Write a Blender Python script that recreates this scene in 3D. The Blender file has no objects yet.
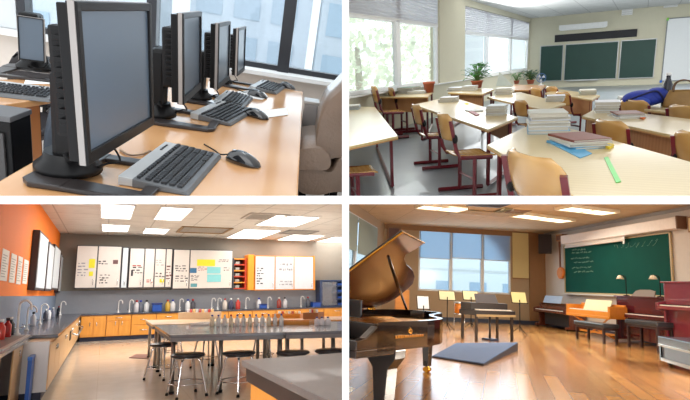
import bpy, bmesh, math, random
from mathutils import Vector, Matrix
random.seed(7)
SC = bpy.context.scene
COL = SC.collection
PI = math.pi
F = 500.0
V3 = Vector

# ------------------------------------------------------------------ rooms
class Room:
    """A room of the cutaway building, standing at its own angle to the viewer."""
    def __init__(s, M, h, side, upper):
        s.M = Matrix(M); s.h = h; s.side = side; s.upper = upper
        s.W = s.M.to_4x4() @ Matrix.Translation((0, 0, -h))
        s.o = V3((0, 0, h))
    def px(s, u, v, **k):
        d = s.M.transposed() @ V3(((u-345)/F, 1, (200-v)/F))
        (a, q), = k.items(); i = 'xyz'.index(a)
        return s.o + d*((q-s.o[i])/d[i])
    def J(s, p):
        w = s.W @ V3(p)
        return 345+F*w.x/w.y, 200-F*w.z/w.y
    def RY(s, u0, v0, u1, v1, y):
        vm, um = (v0+v1)/2, (u0+u1)/2
        return s.px(u0, vm, y=y).x, s.px(u1, vm, y=y).x, s.px(um, v1, y=y).z, s.px(um, v0, y=y).z
    def RX(s, u0, v0, u1, v1, x):
        vm, um = (v0+v1)/2, (u0+u1)/2
        return s.px(u0, vm, x=x).y, s.px(u1, vm, x=x).y, s.px(um, v1, x=x).z, s.px(um, v0, x=x).z

Q1 = Room([[0.98403,-0.07035,0.16354],[0.12439,0.92887,-0.34889],[-0.12736,0.36366,0.92278]], 1.34, -1, 1)
Q2 = Room([[0.8659,0.49726,-0.05422],[-0.4937,0.83216,-0.25252],[-0.08045,0.24543,0.96607]], 1.5, 1, 1)
Q3 = Room([[0.90339,-0.42851,-0.01657],[0.42426,0.88747,0.18001],[-0.06243,-0.16965,0.98353]], 1.45, -1, -1)
Q4 = Room([[0.99237,-0.11386,0.04738],[0.1045,0.98037,0.16717],[-0.06548,-0.16094,0.98479]], 1.3, 1, -1)

# ------------------------------------------------------------------ materials
_m = {}
def srgb(c):
    return tuple(((x/12.92) if x <= .04045 else ((x+.055)/1.055)**2.4) for x in [i/255 for i in c])+(1,)
def newmat(name):
    m = bpy.data.materials.new(name); m.use_nodes = True
    nt = m.node_tree; b = nt.nodes['Principled BSDF']
    return m, nt, b
def coords(nt, scale=(1, 1, 1), rot=(0, 0, 0)):
    t = nt.nodes.new('ShaderNodeTexCoord'); mp = nt.nodes.new('ShaderNodeMapping')
    mp.inputs['Scale'].default_value = scale; mp.inputs['Rotation'].default_value = rot
    nt.links.new(t.outputs['Object'], mp.inputs['Vector']); return mp.outputs['Vector']
def mat(name, c, rough=.5, metal=0, var=.08, sc=9, bump=0, coat=0, trans=0, emit=0, spec=.5, bsc=None):
    if name in _m: return _m[name]
    m, nt, b = newmat(name); col = srgb(c)
    n = nt.nodes.new('ShaderNodeTexNoise'); n.inputs['Scale'].default_value = sc; n.inputs['Detail'].default_value = 4
    nt.links.new(coords(nt), n.inputs['Vector'])
    r = nt.nodes.new('ShaderNodeMix'); r.data_type = 'RGBA'
    r.inputs['A'].default_value = tuple(x*(1-var) for x in col[:3])+(1,)
    r.inputs['B'].default_value = tuple(min(1, x*(1+var)) for x in col[:3])+(1,)
    nt.links.new(n.outputs['Fac'], r.inputs['Factor']); nt.links.new(r.outputs['Result'], b.inputs['Base Color'])
    b.inputs['Roughness'].default_value = rough; b.inputs['Metallic'].default_value = metal
    b.inputs['Coat Weight'].default_value = coat; b.inputs['Transmission Weight'].default_value = trans
    b.inputs['Specular IOR Level'].default_value = spec
    if emit:
        nt.links.new(r.outputs['Result'], b.inputs['Emission Color']); b.inputs['Emission Strength'].default_value = emit
    if bump:
        bn = nt.nodes.new('ShaderNodeBump'); bn.inputs['Strength'].default_value = bump; bn.inputs['Distance'].default_value = .01
        n2 = nt.nodes.new('ShaderNodeTexNoise'); n2.inputs['Scale'].default_value = bsc or sc*8
        nt.links.new(coords(nt), n2.inputs['Vector']); nt.links.new(n2.outputs['Fac'], bn.inputs['Height'])
        nt.links.new(bn.outputs['Normal'], b.inputs['Normal'])
    _m[name] = m; return m
def wood(name, c1, c2, rough=.35, coat=.2, sc=(1, 10, 10), dist=3, ws=1.2, rot=(0, 0, 0)):
    if name in _m: return _m[name]
    m, nt, b = newmat(name)
    w = nt.nodes.new('ShaderNodeTexWave'); w.bands_direction = 'Y'; w.inputs['Scale'].default_value = ws
    w.inputs['Distortion'].default_value = dist; w.inputs['Detail'].default_value = 3; w.inputs['Detail Scale'].default_value = 1.5
    v = coords(nt, sc, rot); nt.links.new(v, w.inputs['Vector'])
    n = nt.nodes.new('ShaderNodeTexNoise'); n.inputs['Scale'].default_value = 2.0; nt.links.new(v, n.inputs['Vector'])
    r = nt.nodes.new('ShaderNodeMix'); r.data_type = 'RGBA'
    r.inputs['A'].default_value = srgb(c1); r.inputs['B'].default_value = srgb(c2)
    mm = nt.nodes.new('ShaderNodeMath'); mm.operation = 'MULTIPLY_ADD'; mm.inputs[1].default_value = .5
    nt.links.new(w.outputs['Fac'], mm.inputs[0])
    m2 = nt.nodes.new('ShaderNodeMath'); m2.operation = 'MULTIPLY'; m2.inputs[1].default_value = .5
    nt.links.new(n.outputs['Fac'], m2.inputs[0]); nt.links.new(m2.outputs[0], mm.inputs[2])
    nt.links.new(mm.outputs[0], r.inputs['Factor']); nt.links.new(r.outputs['Result'], b.inputs['Base Color'])
    b.inputs['Roughness'].default_value = rough; b.inputs['Coat Weight'].default_value = coat; b.inputs['Coat Roughness'].default_value = .1
    _m[name] = m; return m
def grid(name, c, line, bw, bh, mortar=.008, rough=.6, offset=0, var=None, rot=(0, 0, 0), coat=0, bias=0, emit=0, spec=.5):
    """tiles, planks or window grids: a brick pattern in metres"""
    if name in _m: return _m[name]
    m, nt, b = newmat(name)
    k = nt.nodes.new('ShaderNodeTexBrick'); k.offset = offset; k.squash = 1
    k.inputs['Scale'].default_value = 1; k.inputs['Brick Width'].default_value = bw; k.inputs['Row Height'].default_value = bh
    k.inputs['Mortar Size'].default_value = mortar; k.inputs['Mortar Smooth'].default_value = .2; k.inputs['Bias'].default_value = bias
    k.inputs['Color1'].default_value = srgb(c); k.inputs['Color2'].default_value = srgb(var or c); k.inputs['Mortar'].default_value = srgb(line)
    nt.links.new(coords(nt, (1, 1, 1), rot), k.inputs['Vector'])
    n = nt.nodes.new('ShaderNodeTexNoise'); n.inputs['Scale'].default_value = 3; n.inputs['Detail'].default_value = 6
    nt.links.new(coords(nt, (1, 12, 1), rot) if offset else coords(nt), n.inputs['Vector'])
    x = nt.nodes.new('ShaderNodeMix'); x.data_type = 'RGBA'; x.blend_type = 'MULTIPLY'; x.inputs['Factor'].default_value = .25
    nt.links.new(k.outputs['Color'], x.inputs['A']); nt.links.new(n.outputs['Fac'], x.inputs['B'])
    nt.links.new(x.outputs['Result'], b.inputs['Base Color'])
    b.inputs['Roughness'].default_value = rough; b.inputs['Coat Weight'].default_value = coat; b.inputs['Coat Roughness'].default_value = .15
    b.inputs['Specular IOR Level'].default_value = spec
    _m[name] = m; return m
def glass(name, c=(225, 238, 245), a=.12, rough=.05):
    """thin window glass: mostly clear, with a faint tint and a reflection"""
    if name in _m: return _m[name]
    m, nt, b = newmat(name)
    t = nt.nodes.new('ShaderNodeBsdfTransparent'); t.inputs['Color'].default_value = srgb(c)
    g = nt.nodes.new('ShaderNodeBsdfGlossy'); g.inputs['Roughness'].default_value = rough
    x = nt.nodes.new('ShaderNodeMixShader'); x.inputs[0].default_value = a
    nt.links.new(t.outputs[0], x.inputs[1]); nt.links.new(g.outputs[0], x.inputs[2])
    nt.links.new(x.outputs[0], nt.nodes['Material Output'].inputs['Surface']); _m[name] = m; return m
def sheer(name, c, a=.5, line=0):
    """woven blind cloth that lets daylight through"""
    if name in _m: return _m[name]
    m, nt, b = newmat(name)
    t = nt.nodes.new('ShaderNodeBsdfTranslucent'); t.inputs['Color'].default_value = srgb(c)
    d = nt.nodes.new('ShaderNodeBsdfDiffuse'); d.inputs['Color'].default_value = srgb(c)
    if line:
        w = nt.nodes.new('ShaderNodeTexWave'); w.bands_direction = 'Z'; w.inputs['Scale'].default_value = line
        nt.links.new(coords(nt), w.inputs['Vector'])
        r = nt.nodes.new('ShaderNodeMix'); r.data_type = 'RGBA'; r.inputs['A'].default_value = tuple(q*.8 for q in srgb(c)[:3])+(1,); r.inputs['B'].default_value = srgb(c)
        nt.links.new(w.outputs['Fac'], r.inputs['Factor'])
        nt.links.new(r.outputs['Result'], t.inputs['Color']); nt.links.new(r.outputs['Result'], d.inputs['Color'])
    x = nt.nodes.new('ShaderNodeMixShader'); x.inputs[0].default_value = a
    nt.links.new(d.outputs[0], x.inputs[1]); nt.links.new(t.outputs[0], x.inputs[2])
    nt.links.new(x.outputs[0], nt.nodes['Material Output'].inputs['Surface']); _m[name] = m; return m
def lamp_mat(name, c, s):
    if name in _m: return _m[name]
    m, nt, b = newmat(name); b.inputs['Base Color'].default_value = srgb(c)
    b.inputs['Emission Color'].default_value = srgb(c); b.inputs['Emission Strength'].default_value = s
    _m[name] = m; return m

# ------------------------------------------------------------------ mesh builder
class B:
    def __init__(s): s.bm = bmesh.new()
    def _fin(s, vs, M, bev, smooth, seg=2):
        bmesh.ops.transform(s.bm, matrix=M, verts=vs)
        fs = set(f for v in vs for f in v.link_faces)
        for f in fs: f.smooth = smooth
        if bev:
            es = list(set(e for v in vs for e in v.link_edges))
            bmesh.ops.bevel(s.bm, geom=es, offset=bev, segments=seg, affect='EDGES', profile=.6)
    def box(s, c, d, rz=0, bev=0, R=None):
        g = bmesh.ops.create_cube(s.bm, size=1)['verts']
        s._fin(g, Matrix.Translation(c) @ (R.to_4x4() if R else Matrix.Rotation(rz, 4, 'Z')) @ Matrix.Diagonal((d[0], d[1], d[2], 1)), bev, False)
        return s
    def b2(s, lo, hi, bev=0):
        lo, hi = V3(lo), V3(hi); return s.box((lo+hi)/2, [max(abs(x), 1e-4) for x in (hi-lo)], 0, bev)
    def ell(s, c, r, R=None, n=16):
        g = bmesh.ops.create_uvsphere(s.bm, u_segments=n, v_segments=max(6, n//2), radius=1)['verts']
        s._fin(g, Matrix.Translation(c) @ (R.to_4x4() if R else Matrix()) @ Matrix.Diagonal((r[0], r[1], r[2], 1)), 0, True); return s
    def poly(s, pts, vec, bev=0, smooth=False):
        vec = V3(vec); a = [s.bm.verts.new(p) for p in pts]; b = [s.bm.verts.new(V3(p)+vec) for p in pts]
        n = len(pts); fs = [s.bm.faces.new(a), s.bm.faces.new(b[::-1])]
        for i in range(n):
            f = s.bm.faces.new((a[i], b[i], b[(i+1) % n], a[(i+1) % n])); f.smooth = smooth; fs.append(f)
        bmesh.ops.recalc_face_normals(s.bm, faces=fs)
        if bev:
            es = list(set(e for v in a+b for e in v.link_edges))
            bmesh.ops.bevel(s.bm, geom=es, offset=bev, segments=2, affect='EDGES', profile=.6)
        return s
    def strip(s, rows, thick, smooth=True):
        """a shell through a grid of points (rows of equal length), thickened along its normals"""
        nr, nc = len(rows), len(rows[0])
        P = [[V3(p) for p in r] for r in rows]
        N = [[None]*nc for _ in range(nr)]
        for i in range(nr):
            for j in range(nc):
                du = P[min(i+1, nr-1)][j]-P[max(i-1, 0)][j]; dv = P[i][min(j+1, nc-1)]-P[i][max(j-1, 0)]
                N[i][j] = du.cross(dv).normalized()
        a = [[s.bm.verts.new(P[i][j]+N[i][j]*thick/2) for j in range(nc)] for i in range(nr)]
        b = [[s.bm.verts.new(P[i][j]-N[i][j]*thick/2) for j in range(nc)] for i in range(nr)]
        fs = []
        def q(*v):
            f = s.bm.faces.new(v); f.smooth = smooth; fs.append(f)
        for i in range(nr-1):
            for j in range(nc-1):
                q(a[i][j], a[i][j+1], a[i+1][j+1], a[i+1][j]); q(b[i][j], b[i+1][j], b[i+1][j+1], b[i][j+1])
        for i in range(nr-1):
            q(a[i][0], a[i+1][0], b[i+1][0], b[i][0]); q(a[i][-1], b[i][-1], b[i+1][-1], a[i+1][-1])
        for j in range(nc-1):
            q(a[0][j], b[0][j], b[0][j+1], a[0][j+1]); q(a[-1][j], a[-1][j+1], b[-1][j+1], b[-1][j])
        bmesh.ops.recalc_face_normals(s.bm, faces=fs); return s
    def tube(s, pts, r, n=8, closed=False, flat=1):
        P = [V3(p) for p in pts]; m = len(P); rings = []
        rr = r if isinstance(r, (list, tuple)) else [r]*m
        up = None
        for i in range(m):
            t = (P[(i+1) % m if closed else min(i+1, m-1)]-P[(i-1) % m if closed else max(i-1, 0)])
            if t.length < 1e-9: t = V3((0, 0, 1))
            t.normalize()
            if up is None:
                up = V3((0, 0, 1)) if abs(t.z) < .9 else V3((1, 0, 0))
            x = t.cross(up)
            if x.length < 1e-5: x = t.cross(V3((1, 0.3, 0)))
            x.normalize(); y = x.cross(t).normalized(); up = y
            rings.append([s.bm.verts.new(P[i]+(x*math.cos(2*PI*k/n)+y*math.sin(2*PI*k/n)*flat)*rr[i]) for k in range(n)])
        fs = []
        for i in range(m if closed else m-1):
            a, b = rings[i], rings[(i+1) % m]
            for k in range(n):
                f = s.bm.faces.new((a[k], a[(k+1) % n], b[(k+1) % n], b[k])); f.smooth = n > 4; fs.append(f)
        if not closed:
            fs.append(s.bm.faces.new(rings[0][::-1])); fs.append(s.bm.faces.new(rings[-1]))
        bmesh.ops.recalc_face_normals(s.bm, faces=fs); return s
    def lathe(s, prof, c=(0, 0, 0), n=20, M=None):
        T = Matrix.Translation(c) @ (M.to_4x4() if M else Matrix()); rings = []
        for r, z in prof:
            rings.append([s.bm.verts.new(T @ V3((max(r, 1e-4)*math.cos(2*PI*k/n), max(r, 1e-4)*math.sin(2*PI*k/n), z))) for k in range(n)])
        fs = []
        for a, b in zip(rings, rings[1:]):
            for k in range(n):
                f = s.bm.faces.new((a[k], a[(k+1) % n], b[(k+1) % n], b[k])); f.smooth = True; fs.append(f)
        fs.append(s.bm.faces.new(rings[0][::-1])); fs.append(s.bm.faces.new(rings[-1]))
        bmesh.ops.recalc_face_normals(s.bm, faces=fs); return s
    def cyl(s, p0, p1, r, n=12, r1=None): return s.tube([p0, p1], [r, r if r1 is None else r1], n)

ROOM_OF = {}
def obj(name, b, m, parent=None, room=None, loc=(0, 0, 0), rz=0):
    me = bpy.data.meshes.new(name); b.bm.to_mesh(me); b.bm.free()
    for mm in (m if isinstance(m, (list, tuple)) else [m]): me.materials.append(mm)
    o = bpy.data.objects.new(name, me); COL.objects.link(o)
    if parent: o.parent = parent
    else:
        o.matrix_world = room.W @ Matrix.Translation(loc) @ Matrix.Rotation(rz, 4, 'Z'); ROOM_OF[o.name] = room
    return o
def tag(o, label, cat=None, group=None, kind=None):
    o['label'] = label
    if cat: o['category'] = cat
    if group: o['group'] = group
    if kind: o['kind'] = kind
    return o
def thing(name, label, cat, room, loc=(0, 0, 0), rz=0, group=None, s=(1, 1, 1)):
    o = bpy.data.objects.new(name, None); COL.objects.link(o); o.empty_display_size = .1
    if not isinstance(s, (tuple, list)): s = (s, s, s)
    o.matrix_world = room.W @ Matrix.Translation(loc) @ Matrix.Rotation(rz, 4, 'Z') @ Matrix.Diagonal((s[0], s[1], s[2], 1))
    ROOM_OF[o.name] = room
    return tag(o, label, cat, group)
def struct(name, b, m, room, label=None):
    o = obj(name, b, m, None, room); o['kind'] = 'structure'
    if label: o['label'] = label
    return o
def dup(src, label, room=None, loc=(0, 0, 0), rz=0, s=(1, 1, 1), group=None):
    r = src.copy(); COL.objects.link(r); room = room or ROOM_OF[src.name]; ROOM_OF[r.name] = room
    if not isinstance(s, (tuple, list)): s = (s, s, s)
    r.matrix_world = room.W @ Matrix.Translation(loc) @ Matrix.Rotation(rz, 4, 'Z') @ Matrix.Diagonal((s[0], s[1], s[2], 1))
    r['label'] = label
    if group: r['group'] = group
    for ch in list(src.children):
        c = ch.copy(); COL.objects.link(c); c.parent = r
        for g in list(ch.children):
            d = g.copy(); COL.objects.link(d); d.parent = c
    return r
def single(name, b, m, label, cat, room, loc=(0, 0, 0), rz=0, group=None):
    return tag(obj(name, b, m, None, room, loc, rz), label, cat, group)
ORD = ['first', 'second', 'third', 'fourth', 'fifth', 'sixth', 'seventh', 'eighth', 'ninth', 'tenth']

# ------------------------------------------------------------------ shared finishes
WHITE = mat('white_paint', (238, 238, 236), .6)
BLACK = mat('black_plastic', (15, 14, 15), .38, var=.2, spec=.25)
SOFTBLACK = mat('matt_black', (20, 19, 20), .7, spec=.2)
SILVER = mat('brushed_silver', (176, 172, 168), .35, .6)
CHROME = mat('chrome', (205, 208, 212), .15, 1)
PAPER = mat('white_paper', (240, 240, 236), .8)
BRASS = mat('brass', (200, 150, 60), .25, 1)
# ================================================================== ROOM 1: computer room, upper left
R = Q1; T = .74
BEECH = wood('orange_beech', (222, 174, 124), (200, 146, 94), .22, .5, (5, .7, 1), 2.5, 1)
PALEW = mat('pale_wall', (224, 214, 204), .8)
GREYW = mat('pale_grey_wall', (206, 210, 212), .8)
YW = 4.15
struct('floor', B().b2((-9, -1, -.1), (4, YW, 0)), mat('grey_carpet', (196, 190, 184), .9, bump=.3), R, 'pale floor of the computer room')
sz = R.px(300, 79, y=YW).z
struct('wall_back', B().b2((-9, YW, 0), (4, YW+.2, sz)), PALEW, R, 'low beige wall under the office windows')
struct('trim_1', B().b2((-9, YW-.16, sz), (4, YW+.02, sz+.035), .005), WHITE, R, 'white window ledge')
struct('wall_left', B().b2((-9, YW-.02, sz+.04), (R.px(19, 40, y=YW).x, YW+.2, 4)), GREYW, R, 'pale wall beside the office windows')
FR = mat('dark_window_frame', (34, 36, 42), .4)
mx = [R.RY(19, 0, 27, 20, YW), R.RY(147, 0, 157, 60, YW), R.RY(281, 0, 293, 70, YW)]
for i, (a, c) in enumerate([(mx[0][1], mx[1][0]), (mx[1][1], mx[2][0]), (mx[2][1], 3.2)]):
    w = struct('window_%d' % (i+1), B().b2((a-.0, YW+.04, sz+.04), (c, YW+.055, 4)), glass('office_glass', (230, 236, 240), .03), R, 'tall office window pane')
    obj('window_frame', B().b2((c, YW-.03, sz), (c+((mx[1][1]-mx[1][0]) if i == 0 else (mx[2][1]-mx[2][0]) if i == 1 else .08), YW+.09, 4), .004).b2((a, YW, sz+.035), (c, YW+.08, sz+.075)), FR, w)
struct('trim_2', B().b2((mx[0][0], YW-.03, sz), (mx[0][1], YW+.09, 4), .004), FR, R, 'dark window post')
# outside: pale towers across the street
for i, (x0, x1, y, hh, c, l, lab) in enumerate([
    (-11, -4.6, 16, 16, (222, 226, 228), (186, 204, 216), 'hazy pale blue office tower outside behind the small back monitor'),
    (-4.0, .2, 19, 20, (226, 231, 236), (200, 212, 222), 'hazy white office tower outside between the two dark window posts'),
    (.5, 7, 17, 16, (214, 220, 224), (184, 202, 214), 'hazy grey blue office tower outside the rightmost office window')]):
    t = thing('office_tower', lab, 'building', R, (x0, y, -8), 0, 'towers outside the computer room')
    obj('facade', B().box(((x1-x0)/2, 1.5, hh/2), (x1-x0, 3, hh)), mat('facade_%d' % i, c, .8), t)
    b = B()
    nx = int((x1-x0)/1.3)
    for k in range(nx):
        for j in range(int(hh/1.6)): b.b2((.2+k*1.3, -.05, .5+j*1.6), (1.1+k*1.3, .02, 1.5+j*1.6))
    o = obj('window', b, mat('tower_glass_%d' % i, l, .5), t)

# main desk
def deskz(u, v): return R.px(u, v, z=T)
a, b_, c, d = deskz(-40, 205), deskz(75, 137), deskz(303, 91), deskz(298.5, 200)
e = deskz(246, 82.5)
dl = deskz(75, 137); left = V3((dl.x, .95, T)); farl = V3((dl.x, e.y+.0, T)); farr = V3((c.x, e.y, T)); right = V3((c.x, .95, T))
t = thing('computer_desk', 'long orange beech desk carrying the row of four computers', 'desk', R, (0, 2, 0))
def L(p): return V3(p)-V3((0, 2, 0))
obj('desktop', B().poly([L(p)-V3((0, 0, .001)) for p in (left, farl, farr, right)], (0, 0, -.035), .006), BEECH, t)
b = B().b2((farr.x-.035, -.3, .06), (farr.x-.012, farr.y-2.04, T-.04))
obj('end_panel', b, mat('cream_edge', (232, 214, 196), .5), t)
obj('modesty_panel', B().b2((-.36, -.3, .2), (-.34, farl.y-2.05, T-.04)), BEECH, t)
for x in (left.x+.1, farr.x-.1):
    for y in (-.2, farr.y-2.1): obj('leg', B().b2((x-.025, y-.025, 0), (x+.025, y+.025, T-.036), .004), SILVER, t)

SCREEN = mat('dark_lcd_glass', (78, 92, 106), .3, var=.03, sc=2, spec=.6)  # screens are off; the reflected window is put into this colour
def monitor(name, label, loc, rz, s, w=.44, h=.47, zb=.115, tilt=3, nx=-.03, grp='computer monitors'):
    t = thing(name, label, 'monitor', R, loc, rz, grp, s)
    Rm = Matrix.Rotation(-math.radians(tilt), 3, 'X'); P0 = V3((0, 0, zb))
    def P(x, y, z): return P0 + Rm @ V3((x, y, z))
    def bx(b, lo, hi, bev=0): 
        lo, hi = V3(lo), V3(hi); return b.box(P0+Rm @ ((lo+hi)/2), hi-lo, 0, bev, Rm)
    b = B(); f = .022*min(1, w/.44)*(.7 if w < .4 else 1)
    bx(b, (-w/2, -.012, 0), (-w/2+f, .016, h), .003); bx(b, (w/2-f, -.012, 0), (w/2, .016, h), .003)
    bx(b, (-w/2+f*.8, -.012, 0), (w/2-f*.8, .016, f*1.5), .003); bx(b, (-w/2+f*.8, -.012, h-f), (w/2-f*.8, .016, h), .003)
    obj('bezel', b, BLACK, t)
    b = B(); bx(b, (-w/2+f*.7, -.004, f), (w/2-f*.7, .012, h-f*.7)); obj('screen', b, SCREEN, t)
    b = B()
    bx(b, (-w/2-.003, -.006, .0), (-w/2+.001, .010, h), .001); bx(b, (w/2-.001, -.006, 0), (w/2+.003, .010, h), .001); bx(b, (-w/2, -.002, h-.003), (w/2, .012, h+.002), .001)
    obj('silver_trim', b, mat('monitor_silver', (158, 152, 148), .4, .3), t)
    b = B(); bx(b, (-w/2+.004, .014, .006), (w/2-.004, .040, h-.006), .004)
    bx(b, (-w/2+.035, .036, .06), (w/2-.035, .085, h-.06), .012)
    for k in range(9): bx(b, (-w/2+.02, .034, .10+k*(h-.17)/9), (w/2-.02, .066, .10+(k+.5)*(h-.17)/9), .003)
    obj('back_housing', b, BLACK, t)
    b = B(); b.box((nx, .14, .16), (.10, .07, .30), 0, .014); b.box((nx, .11, .27), (.09, .09, .09), 0, .01)
    b.lathe([(.095, .0), (.095, .018), (.07, .04), (.065, .06)], (nx, .15, .012))
    obj('stand_neck', b, BLACK, t)
    b = B()
    Tn = (-.0 if w < .3 else 0)
    # octagonal foot, open in front
    b.poly([(-.15, .22, 0), (.13, .22, 0), (.16, .19, 0), (.16, .10, 0), (-.18, .10, 0), (-.18, .19, 0)], (0, 0, .016), .004)
    b.poly([(-.18, .11, 0), (-.10, .11, 0), (-.12, -.10, 0), (-.15, -.14, 0), (-.18, -.11, 0)], (0, 0, .014), .004)
    b.poly([(.16, .11, 0), (.11, .11, 0), (.11, -.10, 0), (.13, -.14, 0), (.16, -.11, 0)], (0, 0, .014), .004)
    b.poly([(-.15, -.14, 0), (.13, -.14, 0), (.13, -.10, 0), (-.15, -.10, 0)], (0, 0, .014), .004)
    obj('base', b, mat('base_plastic', (52, 47, 46), .3), t)
    pts = [(.03, .09, .13), (.06, .05, .07), (.03, .02, .04), (-.03, .03, .05), (-.02, .09, .02), (.08, .15, .016)]
    b = B().tube(smooth_path(pts, 5), .0035, 6); obj('cable', b, SOFTBLACK, t)
    obj('height_lever', B().tube([(-.11, .12, .085), (.04, .12, .08)], .006, 8).tube([(-.11, .12, .085), (-.12, .10, .07)], .006, 8), SOFTBLACK, t)
    return t
def smooth_path(P, n):
    P = [V3(p) for p in P]; out = []
    for i in range(len(P)-1):
        p0, p1, p2, p3 = P[max(i-1, 0)], P[i], P[i+1], P[min(i+2, len(P)-1)]
        for k in range(n):
            t = k/n; out.append(.5*((2*p1)+(p2-p0)*t+(2*p0-5*p1+4*p2-p3)*t*t+(3*p1-p0-3*p2+p3)*t**3))
    return out+[P[-1]]
def place_mon(room, u, v, ur, zb, w, hh=None):
    bl = room.px(u, v, z=T+zb); best = None
    for k in range(0, 1700):
        th = math.radians(5+k*.1); br = bl+V3((math.cos(th)*w, math.sin(th)*w, 0))
        e = abs(room.J(br)[0]-ur)
        if best is None or e < best[0]: best = (e, th, br)
    m = (bl+best[2])/2
    return (m.x, m.y, T+.001), best[1], bl, best[2]
tops = {'b': (172, 12), 'c': (209, 22), 'd': (230, 27)}
M = [('near', 84, 166, 151, .115, 1.0, 'large black monitor in front on the desk, nearest of the row'),
     ('b', 181, 105, 199, .115, 1.0, 'black monitor with silver edge, second in the row along the long desk'),
     ('c', 216, 90, 227.5, .10, .86, 'black monitor with silver edge, third in the row along the long desk'),
     ('d', 236, 76.5, 243.5, .085, .74, 'small looking farthest monitor of the row, by the window ledge')]
for (n, u, v, ur, zb, s, lab) in M:
    ww = .50 if n == 'near' else .44
    loc, th, bl, br = place_mon(R, u, v, ur, zb, ww*s)
    hh = (R.px(139, 8, y=br.y).z-br.z+R.px(62, -9, y=bl.y).z-bl.z)/2 if n == 'near' else R.px(*tops[n], y=bl.y).z-bl.z
    m = monitor('computer_monitor', lab, loc, th, s, zb=zb/s, h=hh/s, w=ww)
# back left monitor on the other desk
KEYDARK = mat('key_black', (44, 45, 48), .35)
KBSIL = mat('keyboard_silver', (188, 190, 190), .35, .2)
def keyboard(label, loc, rz, s=(1, 1, 1)):
    t = thing('keyboard', label, 'keyboard', R, loc, rz, 'computer keyboards', s)
    # x: along the length, y: from rear edge (silver) to front edge (negative y)
    Lk, D = .44, .215
    b = B().poly([(0, 0, 0), (0, 0, .03), (0, -.03, .028), (0, -D, .012), (0, -D-.006, 0)], (Lk, 0, 0), .003)
    obj('body', b, KBSIL, t)
    b = B().poly([(-.004, -.045, 0), (-.004, -.045, .0275), (-.004, -D, .014), (-.004, -D-.01, 0)], (Lk+.008, 0, 0), .003)
    obj('key_bed', b, mat('key_bed_black', (96, 98, 100), .4), t)
    b = B()
    def zt(y): return .0275+(-y-.045)*(.014-.0275)/(D-.045)
    rows = [(-.052, .016), (-.078, .022), (-.103, .022), (-.128, .022), (-.153, .022), (-.178, .022)]
    for ri, (y, d) in enumerate(rows):
        x = .008; k = 0
        while x < Lk-.02:
            wk = .0185
            if ri == 5 and .10 < x < .13: wk = .10
            if ri in (3, 4) and x < .02: wk = .034
            if ri == 0 and k % 4 == 0 and k: x += .008
            if .285 < x < .30 or .355 < x < .366: x += .008
            if x+wk > Lk-.006: break
            b.box((x+wk/2, y-d/2, zt(y-d/2)+.004), (wk-.004, d-.005, .009), 0, .0015)
            x += wk; k += 1
    obj('keys', b, KEYDARK, t)
    b = B()
    for k in range(4): b.box((.33+k*.02, -.022, .0305), (.012, .008, .003), 0, .001)
    obj('media_button', b, KEYDARK, t)
    return t
KB = [((118, 185), (165, 149), 'silver and black keyboard in front of the large near monitor'),
      ((190, 118.5), (219, 105.5), 'silver and black keyboard in front of the second monitor'),
      ((214, 104.5), (226, 95), 'blurred black keyboard in front of the third monitor'),
      ((250, 90), (262, 83.5), 'dark keyboard at the far end of the desk by the ledge')]
for (p, q, lab) in KB:
    A, C = deskz(*p), deskz(*q); d = (C-A); s = d.length/.44
    keyboard(lab, (A.x, A.y, T+.001), math.atan2(d.y, d.x), (s, min(s, 1.1), 1))
def mouse(label, u, v, s=1, rz=0):
    p = deskz(u, v); t = thing('computer_mouse', label, 'mouse', R, (p.x, p.y, T+.0015), rz, 'computer mice', s)
    rows = []
    for i in range(11):
        x = -.065+.13*i/10; k = max(0.0, 1-(x/.066)**2); w = .034*k**.38; hh = .038*(max(0, k))**.55*(1-.25*(x/.065))
        rows.append([(x, w*math.cos(PI*j/10), max(.0, hh*math.sin(PI*j/10))) for j in range(11)])
    b = B(); 
    vs = [[b.bm.verts.new(V3(p)) for p in r] for r in rows]
    fs = []
    for i in range(10):
        for j in range(10):
            f = b.bm.faces.new((vs[i][j], vs[i][j+1], vs[i+1][j+1], vs[i+1][j])); f.smooth = True
        b.bm.faces.new((vs[i][0], vs[i+1][0], vs[i+1][10], vs[i][10]))
    b.bm.faces.new(vs[0]); b.bm.faces.new(vs[-1][::-1]); bmesh.ops.recalc_face_normals(b.bm, faces=b.bm.faces)
    obj('shell', b, mat('mouse_black', (20, 20, 22), .12, coat=.8), t)
    obj('scroll_wheel', B().ell((-.034, 0, .031), (.012, .004, .006)), CHROME, t)
    obj('cable', B().tube(smooth_path([(-.064, 0, .012), (-.09, -.004, .006), (-.13, .02, .004), (-.2, .05, .004)], 5), .0025, 6), SOFTBLACK, t)
mouse('glossy black mouse beside the nearest keyboard', 243, 163, 1.15, math.radians(-28))
mouse('black mouse beside the second keyboard', 256, 117, 1.15, math.radians(-28))
mouse('black mouse beyond the third keyboard', 257, 96.5, 1.1, math.radians(-28))
mouse('black mouse at the far end near the ledge', 287, 88, 1.05, math.radians(-28))
def sheetz(name, lab, pts, z=T+.001, th=.002, room=R, m=PAPER, cat='paper', grp=None):
    P = [room.px(u, v, z=z) for u, v in pts]; o = P[0]
    return single(name, B().poly([p-o for p in P], (0, 0, th)), m, lab, cat, room, tuple(o), 0, grp)
sheetz('paper_sheet', 'white papers lying beside the second keyboard toward the desk edge', [(262, 111), (286, 108), (288, 115), (266, 118)])
sheetz('paper_sheet', 'white papers spread under the third keyboard area', [(236, 92), (262, 89.5), (268, 97), (262, 100), (238, 96)], m=mat('paper_soft', (226, 226, 224), .7))
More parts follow.
